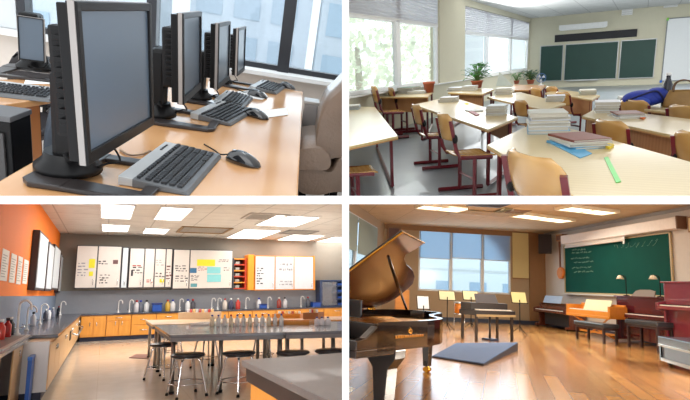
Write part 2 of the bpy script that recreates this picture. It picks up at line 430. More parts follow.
for i, (u, v, c, lab) in enumerate([(203, 77, (235, 238, 240), 'round white cup behind the third monitor'), (230, 75, (226, 230, 232), 'round white cup behind the farthest monitor')]):
    p = R.px(u, v, z=T); p.z = T+.001
    t = thing('cup', lab, 'cup', R, tuple(p), 0, 'white cups')
    obj('body', B().lathe([(.028, 0), (.036, .02), (.04, .075), (.036, .075), (.03, .02)], n=16), mat('china', (236, 238, 240), .3), t)
    obj('handle', B().tube(smooth_path([(.036, 0, .06), (.06, 0, .05), (.058, 0, .025), (.034, 0, .018)], 4), .004, 6), mat('china', (236, 238, 240), .3), t)
# tan cable loop on the desk
P = [deskz(*q) for q in [(120, 151), (130, 156), (143, 155), (150, 152), (152, 155), (146, 157)]]
single('desk_cable', B().tube([V3(p)+V3((0, 0, .004))-P[0] for p in smooth_path(P, 5)], .0035, 6), mat('tan_cable', (150, 122, 92), .5), 'thin tan cable looping on the desk behind the nearest keyboard', 'cable', R, tuple(P[0]))

# second desk at left
D2 = [R.px(u, v, z=T) for u, v in [(-30, 110), (50, 97.5), (52, 78.5), (-30, 80)]]
o = D2[1]
t = thing('back_desk', 'orange beech desk behind at the left edge', 'desk', R, (o.x, o.y, 0))
obj('desktop', B().poly([V3((p.x-o.x, p.y-o.y, T)) for p in D2], (0, 0, -.03), .005), BEECH, t)
dv = (D2[0]-D2[1]).normalized(); nv = V3((-dv.y, dv.x, 0)); nv = nv if nv.y > 0 else -nv
q0 = nv*.06; b = B().poly([q0+V3((0, 0, .12)), q0+dv*1.6+V3((0, 0, .12)), q0+dv*1.6+V3((0, 0, T-.035)), q0+V3((0, 0, T-.035))], nv*.02)
obj('front_panel', b, wood('brown_beech', (176, 116, 66), (150, 92, 50), .4, .2, (5, .7, 1)), t)
obj('leg', B().b2((q0.x-.06, q0.y-.02, 0), (q0.x-.02, q0.y+.05, T-.032), .004), SOFTBLACK, t)
# small monitor on that desk
pl = R.px(22, 76, z=T); pr = R.px(44, 76, z=T)
mm = (pl+pr)/2; wd = (R.px(44, 60, y=mm.y)-R.px(20, 60, y=mm.y)).length
monitor('computer_monitor', 'small monitor standing on the back desk at the left', (mm.x, mm.y, T+.001), math.radians(10), 1, w=wd*.98, h=(R.px(32, 18, y=mm.y).z-R.px(32, 61, y=mm.y).z), zb=R.px(32, 61, y=mm.y).z-T, tilt=3)
p = R.px(2, 88, z=T)
keyboard('black keyboard on the back desk at the left edge', (p.x-.1, p.y, T+.001), math.radians(8), (.8, .9, 1))
sheetz('paper_sheet', 'white papers on the back desk under the small monitor', [(26, 79), (50, 79.5), (50, 84), (24, 84)])

# chairs
def task_chair(lab, room, p, rz, m, s=1, arms=True, grp='office chairs'):
    t = thing('office_chair', lab, 'chair', room, p, rz, grp, s)
    rows = []
    for i in range(9):
        z = .50+.42*i/8; w = .22*(1-.35*max(0, (i-5)/3)**2); y = -.24-.04*math.sin(i/8*PI)-.03*i/8
        rows.append([(w*(-1+2*j/8), y+.05*(1-abs(-1+2*j/8)**2)*-1, z) for j in range(9)])
    obj('backrest', B().strip(rows, .045), m, t)
    rows = [[((.24-.03*(abs(i-4)/4)**3)*(-1+2*j/8), -.2+.44*i/8, .46-.02*(abs(-1+2*j/8))**2-.03*max(0, (i-6)/2)) for j in range(9)] for i in range(9)]
    obj('seat', B().strip(rows, .06), m, t)
    b = B().cyl((0, 0, .1), (0, 0, .43), .03).tube([(0, -.05, .42), (0, -.27, .44), (0, -.3, .6)], .018, 8)
    obj('gas_column', b, SOFTBLACK, t)
    b = B()
    for k in range(5):
        a = k*2*PI/5+.3; e = V3((.29*math.cos(a), .29*math.sin(a), .065)); b.tube([(0, 0, .11), e], [.026, .016], 6)
    obj('star_base', b, SOFTBLACK, t)
    for k in range(5):
        a = k*2*PI/5+.3; obj('caster', B().ell((.29*math.cos(a), .29*math.sin(a), .03), (.03, .03, .03), n=10), BLACK, t)
    if arms:
        for sx in (-1, 1):
            obj('armrest', B().tube(smooth_path([(sx*.2, -.1, .44), (sx*.29, -.08, .5), (sx*.3, -.12, .66), (sx*.3, .1, .68), (sx*.29, .18, .64)], 5), .02, 8), m, t)
    return t
DKCH = mat('dark_leather', (38, 33, 35), .5, bump=.2)
def fl(u, v, z, R=R): 
    p = R.px(u, v, z=z); return (p.x, p.y, 0)
task_chair('black office chair behind the back desk at the far left', R, (R.px(8, 66, y=3.2).x, 3.25, .0), math.radians(170), DKCH, (1.2, 1, R.px(10, 55, y=3.4).z/.93))
task_chair('dark blue grey office chair between the desks, half hidden by the big monitor', R, (R.px(46, 130, y=1.95).x+.33, 2.02, 0.0), math.radians(-80), mat('slate_fabric', (52, 60, 70), .8, bump=.3), (1, .9, .93), arms=False)
q = R.px(-8, 150, y=1.75)
t = thing('computer_tower', 'black computer tower standing at the left edge below the back desk', 'computer', R, (q.x, 1.75, 0))
x1 = R.px(12, 150, y=1.75).x-q.x; zt = R.px(6, 122, y=1.75).z
obj('case', B().b2((-.2, 0, .02), (x1, .14, zt), .008), BLACK, t)
obj('front_panel', B().b2((-.18, -.012, .04), (x1-.02, 0, zt-.04), .003), mat('case_grey', (70, 68, 68), .4), t)
obj('lid', B().b2((-.2, -.005, zt), (x1+.004, .14, zt+.02), .004), mat('lid_grey', (96, 96, 98), .5), t)
# brown leather chair at right, seen from the side
LEA = mat('brown_leather', (128, 108, 92), .35, bump=.35, coat=.3, var=.15)
yc = 2.45
def prof(pts, y): 
    P = [R.px(u, v, y=y) for u, v in pts]; return P
t = thing('leather_armchair', 'brown leather chair standing right of the long desk', 'chair', R, (0, yc, 0))
o = V3((0, yc, 0))
P = prof([(352, 78), (339, 92), (328, 103), (321, 120), (317, 140), (316, 152), (322, 160), (334, 158), (352, 150)], yc)
obj('backrest', B().poly([p-o for p in smooth_path(P+[P[0]], 4)[:-1]], (0, .42, 0), .0, True), LEA, t)
P = prof([(299, 150), (315, 148), (327, 153), (331, 163), (326, 170), (308, 170), (298, 168)], yc-.05)
obj('seat', B().poly([p-o for p in smooth_path(P+[P[0]], 4)[:-1]], (0, .5, 0), 0, True), LEA, t)
P = prof([(298, 171), (315, 169), (332, 172), (340, 160), (352, 160), (352, 190), (334, 192), (318, 195), (299, 191)], yc-.03)
obj('seat_base', B().poly([p-o for p in smooth_path(P+[P[0]], 4)[:-1]], (0, .46, 0), 0, True), LEA, t)
for du in (303, 335):
    q = R.px(du, 190, y=yc)
    for yy in (.04, .34): obj('leg', B().b2((q.x-.02, yy, 0), (q.x+.02, yy+.04, q.z+.01)), BLACK, t)
x0, x1, z0, z1 = R.RY(301.5, 101, 315, 150, 3.1)
t = thing('metal_bin', 'tall grey metal bin behind the leather chair', 'bin', R, ((x0+x1)/2, 3.1, 0))
w = x1-x0
obj('body', B().box((0, 0, z1/2), (w, .12, z1-.02), 0, .008), mat('bin_grey', (150, 146, 144), .4, .5), t)
obj('rim', B().box((0, 0, z1), (w+.01, .13, .02), 0, .004), SILVER, t)
# ================================================================== ROOM 2: classroom, upper right
R = Q2; T = .75; YB = 28.6; XW = -5.2; ZC = 3.52
WALL = mat('cream_wall', (214, 209, 186), .85, var=.03)
struct('floor', B().b2((XW, .5, -.08), (16, YB, 0)), mat('grey_linoleum', (142, 150, 156), .35, var=.12, sc=3, coat=.2), R, 'grey linoleum classroom floor')
struct('ceiling', B().b2((XW-.3, .5, ZC), (16, YB+.2, ZC+.1)), grid('ceiling_tiles_white', (238, 238, 236), (205, 205, 203), 1.2, 1.2, .02, .8), R, 'white tiled classroom ceiling')
struct('wall_back', B().b2((XW-.3, YB, 0), (17, YB+.2, ZC)), WALL, R, 'cream classroom wall carrying the chalkboard')
GREENW = mat('pale_green_wainscot', (178, 192, 178), .7, var=.03)
struct('trim_1', B().b2((XW+.02, YB-.03, 0), (17, YB, R.px(620, 86, y=YB).z)), GREENW, R, 'pale green band along the foot of the chalkboard wall')
y0a, y1a, z0a, _ = R.RX(347, 4, 440, 91, XW); y0b, y1b, z0b, _ = R.RX(465, 30, 529, 86, XW)
z0a = R.px(380, 92, x=XW).z; ztb = R.px(498, 14, x=XW).z; z0b = z0a
b = B()
b.b2((XW-.3, .5, 0), (XW, YB, z0a)).b2((XW-.3, .5, z0a), (XW, y0a-.3, ZC)).b2((XW-.3, y1a, z0a), (XW, y0b, ZC)).b2((XW-.3, y1b, z0a), (XW, YB, ZC))
b.b2((XW-.3, y0b, ztb), (XW, y1b, ZC)); b.b2((XW-.3, y0a-.3, ZC-.06), (XW, y1a, ZC))
struct('wall_left', b, WALL, R, 'cream wall between and around the classroom windows')
struct('trim_2', B().b2((XW-.25, y0a-.3, z0a-.03), (XW+.12, y1b, z0a), .004), WHITE, R, 'white window sill along the left wall')
UPVC = mat('white_window_plastic', (246, 247, 248), .4, var=.01)
def sash(name, y0, y1, z0, z1, posts, transom, lab):
    w = struct(name, B().b2((XW-.13, y0, z0), (XW-.12, y1, z1)), glass('classroom_glass', (246, 250, 250), .05), R, lab)
    b = B(); f = .09
    b.b2((XW-.17, y0, z0), (XW-.06, y1, z0+f), .006); b.b2((XW-.17, y0, z1-f), (XW-.06, y1, z1), .006)
    b.b2((XW-.17, y0, z0), (XW-.06, y0+f*1.3, z1), .006); b.b2((XW-.17, y1-f*1.3, z0), (XW-.06, y1, z1), .006)
    for (p, g) in posts: b.b2((XW-.17, p-g, z0), (XW-.05, p+g, z1), .006)
    if transom: b.b2((XW-.17, y0, transom-.05), (XW-.05, y1, transom+.05), .006)
    obj('window_frame', b, UPVC, w); return w
pa = R.px(401, 60, x=XW).y
tz = R.px(400, 20, x=XW).z
sash('window_1', y0a-.3, y1a, z0a, ZC-.06, [(pa, .12)], tz, 'wide white window with pleated blind nearer the viewer')
p1, p2 = R.px(489, 60, x=XW).y, R.px(512, 60, x=XW).y; tzb = R.px(498, 36, x=XW).z
wb = sash('window_2', y0b, y1b, z0a, ztb, [(p1, .14), (p2, .14)], tzb, 'white window with three sashes near the chalkboard')
BL = sheer('pleated_blind', (246, 246, 250), .6, 18)
def blind(lab, y0, y1, z0, z1):
    t = thing('window_blind', lab, 'blind', R, (XW-.03, y0, z0), 0, 'window blinds')
    b = B(); rows = []; n = int((z1-z0)/.035)
    for i in range(n+1): rows.append([((.012 if i % 2 else -.012), 0, (z1-z0)*i/n), ((.012 if i % 2 else -.012), y1-y0, (z1-z0)*i/n)])
    b.strip(rows, .002, False); obj('pleats', b, BL, t)
    obj('bottom_rail', B().b2((-.015, 0, -.02), (.015, y1-y0, .0)), WHITE, t)
blind('pale pleated blind across the top of the wide left window', y0a-.25, y1a-.1, tz+.02, ZC-.08)
blind('pale pleated blind across the top of the window near the chalkboard', y0b+.1, y1b-.1, tzb+.04, ztb-.02)
SB = sheer('sheer_blind', (240, 242, 246), .75)
for a, c, lab in [(y0b+.13, p1-.15, 'grey sheer roller blind over the left sash of the chalkboard side window'), (p2+.15, y1b-.13, 'grey sheer roller blind over the right sash of the chalkboard side window')]:
    t = thing('roller_blind', lab, 'blind', R, (XW-.19, a, z0a+.1), 0, 'sheer roller blinds')
    obj('cloth', B().b2((0, 0, 0), (.006, c-a, tzb-z0a-.15)), SB, t); obj('hem_bar', B().b2((-.01, 0, -.02), (.015, c-a, 0)), WHITE, t)
# trees outside
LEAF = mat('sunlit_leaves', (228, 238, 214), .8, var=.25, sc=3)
TRK = mat('grey_bark', (188, 182, 170), .9)
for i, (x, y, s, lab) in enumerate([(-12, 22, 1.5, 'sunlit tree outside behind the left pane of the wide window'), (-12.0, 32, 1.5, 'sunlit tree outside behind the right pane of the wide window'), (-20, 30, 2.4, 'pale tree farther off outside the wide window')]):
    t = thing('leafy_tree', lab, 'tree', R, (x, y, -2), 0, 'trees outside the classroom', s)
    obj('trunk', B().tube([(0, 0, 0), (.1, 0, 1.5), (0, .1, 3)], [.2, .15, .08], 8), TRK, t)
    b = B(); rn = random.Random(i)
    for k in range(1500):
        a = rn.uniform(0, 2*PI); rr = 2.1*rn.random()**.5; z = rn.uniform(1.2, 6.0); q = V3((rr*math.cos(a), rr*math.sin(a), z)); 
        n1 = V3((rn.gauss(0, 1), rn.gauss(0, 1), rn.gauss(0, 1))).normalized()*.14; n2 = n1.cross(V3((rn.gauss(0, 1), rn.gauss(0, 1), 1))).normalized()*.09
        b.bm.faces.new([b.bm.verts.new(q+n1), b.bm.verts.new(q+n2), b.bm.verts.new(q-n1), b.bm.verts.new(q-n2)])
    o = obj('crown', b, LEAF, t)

# chalkboard, banner, lamps, whiteboard
GREENB = mat('green_chalkboard', (28, 66, 58), .5, var=.12, sc=2)
ALU = mat('aluminium', (196, 198, 198), .35, .6)
yb = YB-.03
xs = [R.px(u, 62, y=yb).x for u in (540, 563, 564.5, 617.5, 619.5, 655)]
zt = R.px(600, 42, y=yb).z; zb_ = R.px(600, 79.5, y=yb).z
t = thing('chalkboard', 'green three panel chalkboard with silver frame on the cream wall', 'chalkboard', R, (xs[2], yb, zb_))
for i, (a, c) in enumerate([(xs[0], xs[1]), (xs[2], xs[3]), (xs[4], xs[5])]):
    a -= xs[2]; c -= xs[2]; H = zt-zb_; f = .035; dy = -.05 if i != 1 else -.02
    p = obj('board_panel', B().b2((a+f, dy-.01, f), (c-f, dy, H-f)), GREENB, t)
    b = B().b2((a, dy-.02, 0), (c, dy, f)).b2((a, dy-.02, H-f), (c, dy, H)).b2((a, dy-.02, 0), (a+f, dy, H)).b2((c-f, dy-.02, 0), (c, dy, H))
    obj('frame', b, ALU, p)
obj('chalk_tray', B().b2((.15, -.16, -.03), (xs[3]-xs[2]-.8, -.02, 0), .004), ALU, t)
x0, x1, z0, z1 = R.RY(555, 31, 637, 38, yb)
single('wall_banner', B().b2((x0, -.03, R.px(596, 39.5, y=yb).z), (x1, .02, R.px(596, 32, y=yb).z)), mat('near_black', (30, 30, 36), .6), 'long black strip mounted above the chalkboard', 'banner', R, (0, yb, 0))
x0, x1, _, _ = R.RY(559, 25, 607, 30, yb-.5); z0, z1 = R.px(583, 29, y=yb-.5).z, R.px(583, 24, y=yb-.5).z
t = thing('tube_light', 'white tube light on brackets above the chalkboard', 'light', R, (x0, yb-.5, z0))
obj('housing', B().b2((0, 0, .03), (x1-x0, .1, z1-z0+.03), .006), WHITE, t)
obj('tube', B().cyl((.05, .05, .015), (x1-x0-.05, .05, .015), .02), mat('tube_white', (250, 250, 250), .3), t)
for k in (.2, .8): obj('bracket', B().b2(((x1-x0)*k, .08, .05), ((x1-x0)*k+.03,   .49, .08)), ALU, t)
for u0, u1, v1, lab in [(622, 633, 15, 'white box hanging at the top of the wall above the right chalkboard panel'), (664, 678, 7, 'white box hanging at the top of the wall above the whiteboard')]:
    x0, x1, z0, z1 = R.RY(u0, 0, u1, v1, yb-.12)
    t = thing('ventilation_box', lab, 'vent', R, (x0, yb-.12, z0), 0, 'boxes on the classroom wall')
    obj('casing', B().b2((0, 0, 0), (x1-x0, .14, ZC-z0-.002), .008), WHITE, t)
    b = B()
    for k in range(4): b.b2((.03, -.006, .04+k*.09), (x1-x0-.03, .004, .055+k*.09))
    obj('grille', b, mat('grille_grey', (190, 190, 190), .5), t)
x0 = R.px(664, 50, y=yb).x; x1 = x0+4.2; zt = R.px(678, 17.5, y=yb).z; zb_ = R.px(678, 81, y=yb).z
t = thing('whiteboard', 'white board with grey frame at the right edge of the classroom wall', 'whiteboard', R, (x0, yb, zb_)); H = zt-zb_; Wd = x1-x0
obj('surface', B().b2((.03, -.02, .03), (Wd-.03, .0, H-.03)), mat('whiteboard_white', (228, 232, 234), .2, var=.02), t)
obj('frame', B().b2((0, -.035, 0), (.04, 0, H)).b2((0, -.035, H-.04), (Wd, 0, H)).b2((0, -.035, 0), (Wd, 0, .04)), mat('frame_grey', (130, 134, 138), .4), t)
obj('corner_cap', B().b2((-.02, -.05, H-.1), (.07, 0, H+.02), .008), mat('cap_green', (120, 200, 60), .4), t)['label'] = 'green corner cap'
obj('corner_cap', B().b2((-.05, -.05, -.05), (.05, 0, .06), .008), mat('cap_blue', (50, 110, 200), .4), t)['label'] = 'blue corner cap'

# ---- desks
TOP = wood('pale_birch', (212, 190, 140), (198, 172, 118), .3, .25, (1, 6, 1), 2, .8)
EDGE = mat('desk_edge', (190, 140, 80), .5)
MAROON = mat('maroon_metal', (104, 22, 34), .3, coat=.3)
PANEL = wood('desk_panel_brown', (190, 140, 92), (170, 116, 70), .45, .1, (1, 8, 1), 2, .8)
def sdesk(lab, pts, legs=True, panel=1, z=T, frame=MAROON, top=TOP):
    P = [R.px(u, v, z=z) for u, v in pts]       # corners: near-left, far-left, far-right, near-right
    o = sum(P, V3())/4; o.z = 0; Q = [p-o for p in P]
    t = thing('school_desk', lab, 'desk', R, tuple(o), 0, 'classroom desks')
    obj('desktop', B().poly([q for q in Q], (0, 0, -.025), .004), top, t)
    obj('edge_band', B().poly([q*1.0+V3((0, 0, -.0255)) for q in Q], (0, 0, -.012)), EDGE, t)
    if legs:
        for (a, c) in ((0, 1), (3, 2)):
            A, C = Q[a].lerp(Q[c], .12), Q[a].lerp(Q[c], .88); m = (Q[0]+Q[1]+Q[2]+Q[3])/4
            A = A.lerp(m, .07); C = C.lerp(m, .07)
            for k, p in enumerate((A, C)):
                obj('leg', B().tube([(p.x, p.y, .04), (p.x, p.y, z-.035)], .024, 4), frame, t)
            obj('foot_bar', B().tube([(A.x, A.y, .03), (C.x, C.y, .03)], .028, 4), frame, t)
            obj('top_rail', B().tube([(A.x, A.y, z-.055), (C.x, C.y, z-.055)], .022, 4), frame, t)
    if panel is not None:
        i, j = panel
        A, C = Q[i[0]].lerp(Q[i[1]], .12), Q[j[0]].lerp(Q[j[1]], .12); m = (A+C)/2; A = A.lerp(m, .06); C = C.lerp(m, .06)
        n = V3((-(C-A).y, (C-A).x, 0)).normalized()*.015
        obj('modesty_panel', B().poly([(A.x, A.y, z-.36), (C.x, C.y, z-.36), (C.x, C.y, z-.04), (A.x, A.y, z-.04)], n), PANEL, t)
    return t
FARP = ((1, 0), (2, 3)); NEARP = ((0, 1), (3, 2))
# near desk at the front of the picture
sdesk('pale wooden desk in the front right carrying the brown book and green ruler', [(487, 145), (540, 120), (760, 181), (660, 246)], True, FARP)
sdesk('pale wooden desk cut off by the left edge of the classroom picture', [(336, 149.5), (336, 106), (375, 107), (398, 136)], True, None)
sdesk('pale wooden desk in the middle left with two pulled out chairs along it', [(414, 104.5), (450, 96.5), (518, 117), (488, 129.5)], True, FARP)
sdesk('pale desk by the wide window with an orange pot on it', [(379, 97), (390, 91.5), (434, 90.5), (428, 96.5)], True, NEARP, z=.85)
sdesk('pale desk in the middle of the room behind the one with two chairs', [(487, 97), (520, 92), (566, 103.5), (545, 110)], True, FARP)
sdesk('desk beside the first window plant, below the chalkboard side window', [(448, 92.5), (464, 88), (494, 89), (482, 94)], True, NEARP, z=.85)
sdesk('desk in front of the left chalkboard panel with books on it', [(545, 93), (558, 89), (600, 95), (592, 99.5)], True, NEARP)
sdesk('long pale desk at the right behind the front desk', [(582, 116), (597, 107.8), (745, 125.5), (745, 150)], True, ((0, 1), (3, 2)))
sdesk('pale desk at the far right carrying the blue and brown bags', [(615, 105), (628, 102.5), (740, 110), (740, 121)], True, FARP)
sdesk('small teacher side desk by the back window with plants on it', [(510, 90), (514, 84.5), (546, 85), (540, 90)], True, NEARP, top=wood('orange_top', (214, 160, 96), (196, 136, 72), .35))

# ---- chairs
PLY = wood('chair_plywood', (208, 164, 100), (186, 138, 74), .25, .4, (1, 6, 6), 2, 1)
def make_chair(lab, loc, rz, s):
    t = thing('school_chair', lab, 'chair', R, loc, rz, 'classroom chairs', s)
    rows = []
    for i in range(11):
        u = i/10; wz = .205*(1-.10*(2*u-1)**2) if u < .8 else .205*(.96-.35*((u-.8)/.2)**2)
        rows.append([(wz*(-1+2*j/10), -.215-.05*(1-(-1+2*j/10)**2)-.05*u, .60+.26*u) for j in range(11)])
    obj('backrest', B().strip(rows, .014), PLY, t)
    rows = []
    for i in range(11):
        y = -.19+.39*i/10; wz = .2*(1-.12*(1-i/10)) ; z = .455-.02*math.sin(i/10*PI)+(-.02*((i-7)/3)**2 if i > 7 else 0)
        rows.append([(wz*(-1+2*j/10), y, z-.012*(1-(-1+2*j/10)**2)) for j in range(11)])
    obj('seat', B().strip(rows, .014), PLY, t)
    for sx in (-1, 1):
        x = sx*.205
        obj('leg', B().tube([(x, -.02, .03), (x, -.02, .42)], .022, 4), MAROON, t)
        obj('foot_bar', B().tube([(x, -.26, .025), (x, .24, .025)], .024, 4), MAROON, t)
        obj('back_post', B().tube([(x, .16, .42), (x, -.17, .43), (x, -.21, .50), (x, -.27, .80)], .02, 4), MAROON, t)
        obj('cap', B().ell((x, -.225, .62), (.028, .028, .05), n=10), BLACK, t)
    obj('cross_bar', B().tube([(-.205, -.02, .2), (.205, -.02, .2)], .014, 4), MAROON, t)
    return t
CH = [ # (pixel of seat centre or backrest centre, z, yaw, scale, label, by backrest)
 (469, 151, .46, -52, 1.12, 'wooden school chair pulled out from the middle left desk, nearer of its two', 0),
 (436, 133, .46, -52, 1.10, 'wooden school chair at the middle left desk, farther left of its two', 0),
 (537, 177, .73, -52, (1.7, 1.2, 1.12), 'large wooden chair back in front of the front right desk', 1),
 (611, 133, .73, -52, (1.3, 1, 1), 'wooden chair between the front right desk and the long desk behind it', 1),
 (699, 148, .73, -52, (1.3, 1, 1), 'wooden chair cut by the right edge at the long desk', 1),
 (391, 110, .46, -52, 1.3, 'wooden chair with maroon frame drawn up below the wide window, nearer one', 0),
 (405, 108, .46, -52, 1.2, 'wooden chair with maroon frame drawn up below the wide window, farther one', 0),
 (356, 168, .46, -52, 1.0, 'wooden chair tucked under the desk at the left edge', 0),
 (521, 108, .73, -52, (1.15, 1, 1), 'wooden chair at the desk in the middle of the room, left one', 1),
 (563, 98.5, .73, -52, (1.25, 1, 1), 'wooden chair in the middle of the room, right of its neighbour', 1),
 (536, 93.5, .73, -52, (1.25, 1, 1), 'small looking wooden chair below the chalkboard left panel', 1),
 (634, 109, .73, -52, (1.5, 1, 1), 'wooden chair at the far right desk in front of the blue bag', 1),
 (687, 116, .73, -52, (1.5, 1, 1), 'wooden chair at the far right desk below the brown bag', 1),
 (552, 92, .73, -52, (1.25, 1, 1), 'farthest wooden chair, seen just below the chalkboard middle', 1),
]
c0 = None
for u, v, z, a, s, lab, bk in CH:
    sz = s[2] if isinstance(s, tuple) else s; z = z*sz
    p = R.px(u, v, z=z); a = math.radians(a)
    if bk: p = p+V3((-math.sin(a)*.25*sz, math.cos(a)*.25*sz, 0))
    c = (p.x, p.y, .001)
    if c0 is None: c0 = make_chair(lab, c, a, s)
    else: dup(c0, lab, R, c, a, s)

# ---- books
def bookm(c): return mat('cover_%d_%d_%d' % c, tuple(int(x*.97) for x in c), .45, var=.05)
PAGES = mat('book_pages', (196, 190, 176), .9, var=.06, sc=40)
def book(lab, loc, rz, d, cover, grp):
    w, l, h = d; t = thing('book', lab, 'book', R, loc, rz, grp)
    obj('pages', B().b2((-w/2+.006, -l/2+.006, .003), (w/2-.002, l/2-.006, h-.003)), PAGES, t)
    obj('cover', B().b2((-w/2, -l/2, 0), (w/2+.003, l/2, .003)).b2((-w/2, -l/2, h-.003), (w/2+.003, l/2, h)).b2((-w/2, -l/2, 0), (-w/2+.004, l/2, h)), bookm(cover), t)
    return t
def stack(u, v, z, n, size, cols, where, grp, rz=0, hh=None, jit=.06):
    p = R.px(u, v, z=z); rn = random.Random(int(u*7+v)); zz = z+.001
    for i in range(n):
        c = cols[i % len(cols)]; h = (hh or .03)*rn.uniform(.8, 1.2); nm = ('topmost' if i == n-1 else 'lowest' if i == 0 else ORD[i]+' from the bottom')
        cn = CN.get(c, 'white'); ww, ll = size[0]*rn.uniform(.9, 1.02), size[1]*rn.uniform(.9, 1.02)
        book('%s book, %s %s' % (cn, nm, where), (p.x+rn.uniform(-.01, .01), p.y+rn.uniform(-.01, .01), zz), rz+rn.uniform(-jit, jit), (ww, ll, h), c, grp); zz += h+.0005
CN = {(232, 232, 226): 'white', (214, 212, 200): 'cream', (90, 165, 205): 'light blue', (206, 214, 220): 'pale grey', (126, 60, 48): 'brown', (60, 120, 175): 'blue', (120, 150, 130): 'sage green', (225, 225, 232): 'off white'}
Wt, Cr, Lb, Pg, Br, Bl, Sg, Ow = list(CN)
stack(547, 131, T, 6, (.40, .50), [Lb, Pg, Wt, Pg, Ow, Cr], 'in the tall stack on the front desk', 'tall book stack on the front desk', .25, .037)
stack(577, 145, T, 4, (.34, .50), [Lb, Wt, Cr, Br], 'in the brown-topped pile on the front desk', 'brown topped stack on the front desk', .55, .02, .12)
stack(497, 114, T, 4, (.26, .42), [Pg, Wt, Cr, Pg], 'in the pile right on the middle left desk', 'stack on the middle left desk', .1, .033)
stack(449, 101.5, T, 3, (.32, .5), [Pg, Wt, Ow], 'in the pile left on the middle left desk', 'stack at the left end of the desk', .1, .033)
stack(504, 94.5, T, 4, (.35, .5), [Wt, Pg, Wt, Cr], 'in the pile left on the middle desk', 'stack on the middle desk', .1, .033)
stack(555, 101, T, 3, (.3, .45), [Pg, Wt, Ow], 'in the pile right on the middle desk', 'stack right on the middle desk', .1, .033)
stack(606, 111.5, T, 4, (.3, .45), [Wt, Pg, Wt, Ow], 'in the white pile on the long desk', 'white stack on the long desk', .1, .035)
stack(627, 117, T, 3, (.3, .42), [Wt, Pg, Br], 'in the brown-topped pile on the long desk', 'brown topped stack on the long desk', .3, .022)
stack(588, 94.5, T, 3, (.3, .5), [Wt, Sg, Cr], 'in the pile below the chalkboard middle', 'stack below the chalkboard', .1, .035)
stack(629, 104, T, 3, (.3, .4), [Cr, Sg, Wt], 'in the pile on the far right desk', 'stack on the far right desk', .1, .04)
stack(409, 93, .85, 3, (.4, .7), [Pg, Ow, Sg], 'in the pile on the wide window desk', 'stack under the window', .1, .045)
stack(458, 90.5, .85, 2, (.4, .6), [Ow, Pg], 'in the low pile left of first plant', 'stack beside the plant', .1, .04)
stack(354, 109, T, 4, (.24, .42), [Lb, Wt, Bl, Cr], 'in the pile on the left edge desk', 'stack at the left edge', .4, .02)
stack(417, 93.5, .85, 2, (.4, .5), [Pg, Wt], 'in the low pile beside the orange pot', 'low stack under the window', .2, .035)
stack(474, 111, T, 1, (.22, .3), [Wt], 'lying on the middle left desk beside the taller stack', 'single books', .5, .015)
stack(470, 90.5, .85, 3, (.3, .5), [Cr, Wt, Pg], 'in the pile right of the first plant', 'stack right of the plant', .1, .04)
# loose things on the desks
def slip(name, lab, cat, pts, h, m, z=T+.0015, grp=None):
    P = [R.px(u, v, z=z) for u, v in pts]; o = P[0]
    return single(name, B().poly([p-o for p in P], (0, 0, h), .0), m, lab, cat, R, tuple(o), 0, grp)
slip('ruler', 'bright green plastic ruler on the front right desk', 'ruler', [(604, 158), (608, 157), (621, 182), (616, 183)], .004, mat('green_plastic', (80, 214, 84), .3, trans=.2))
slip('eraser', 'yellow eraser beside the brown book on the front desk', 'eraser', [(604.5, 147.5), (609, 145.2), (614, 146.5), (609.5, 149.5)], .02, mat('yellow_rubber', (236, 206, 40), .5))
slip('notebook', 'light blue notebook poking out under the brown book stack', 'notebook', [(549, 143), (560, 138), (592, 154), (580, 158.5)], .006, bookm(Lb), T+.0006)
slip('pencil_sharpener', 'small orange sharpener on the long desk', 'sharpener', [(640, 118.5), (643, 117), (646, 118), (643, 119.5)], .015, mat('orange_plastic', (236, 120, 40), .4))
slip('pencil_case', 'flat pink and black pencil case on the middle left desk', 'pencil case', [(467, 111), (470, 109.5), (479, 115), (476, 116)], .012, mat('case_pink', (190, 120, 130), .5))
slip('sticky_note', 'yellow note at the left end of the middle left desk', 'note', [(464, 103.5), (467, 102.8), (469, 104), (466, 104.8)], .004, mat('note_yellow', (240, 220, 60), .7))

# plants and pot
def plant(lab, u, v, z, r, h, n, seed, potc=(176, 92, 60), lc=(60, 130, 50)):
    p = R.px(u, v, z=z); t = thing('potted_plant', lab, 'plant', R, tuple(p+V3((0, 0, .001))), 0, 'potted plants')
    k = r*.42; ph = h*.3
    obj('pot', B().lathe([(k*.75, 0), (k, ph*.85), (k*1.12, ph*.85), (k*1.12, ph), (k*.95, ph), (k*.9, ph*.8)], n=16), mat('terracotta', potc, .7), t)
    rn = random.Random(seed); b = B(); st = B()
    for i in range(n):
        a = rn.uniform(0, 2*PI); rr = r*rn.uniform(.25, 1); zz = ph+(h-ph)*rn.uniform(.15, 1)
        e = V3((rr*math.cos(a), rr*math.sin(a), zz)); st.tube([(0, 0, ph*.8), (e.x*.4, e.y*.4, zz*.7+ph*.2), e], r*.018, 4)
        d = V3((math.cos(a), math.sin(a), rn.uniform(-.5, .5))).normalized()*r*.3; sd = d.cross(V3((0, 0, 1))).normalized()*r*.15
        b.strip([[e-d*.4-sd*.1, e-d*.4+sd*.1], [e+d*.1-sd, e+d*.1+sd], [e+d*.6-sd*.7, e+d*.6+sd*.7], [e+d-V3((0, 0, r*.06))-sd*.08, e+d-V3((0, 0, r*.06))+sd*.08]], .003)
    obj('stems', st, mat('stem_green', (86, 120, 60), .6), t); obj('leaves', b, mat('leaf_%d' % lc[0], lc, .45, var=.3, sc=6), t)
plant('tall leafy potted plant by the chalkboard side window, leftmost plant', R.J((XW+.05, 0, 0))[0] if 0 else 477, 88, .851, .34, .62, 60, 1)
plant('small potted plant on the window desk, middle one', 516.5, 84, T, .2, .36, 40, 2, lc=(70, 140, 60))
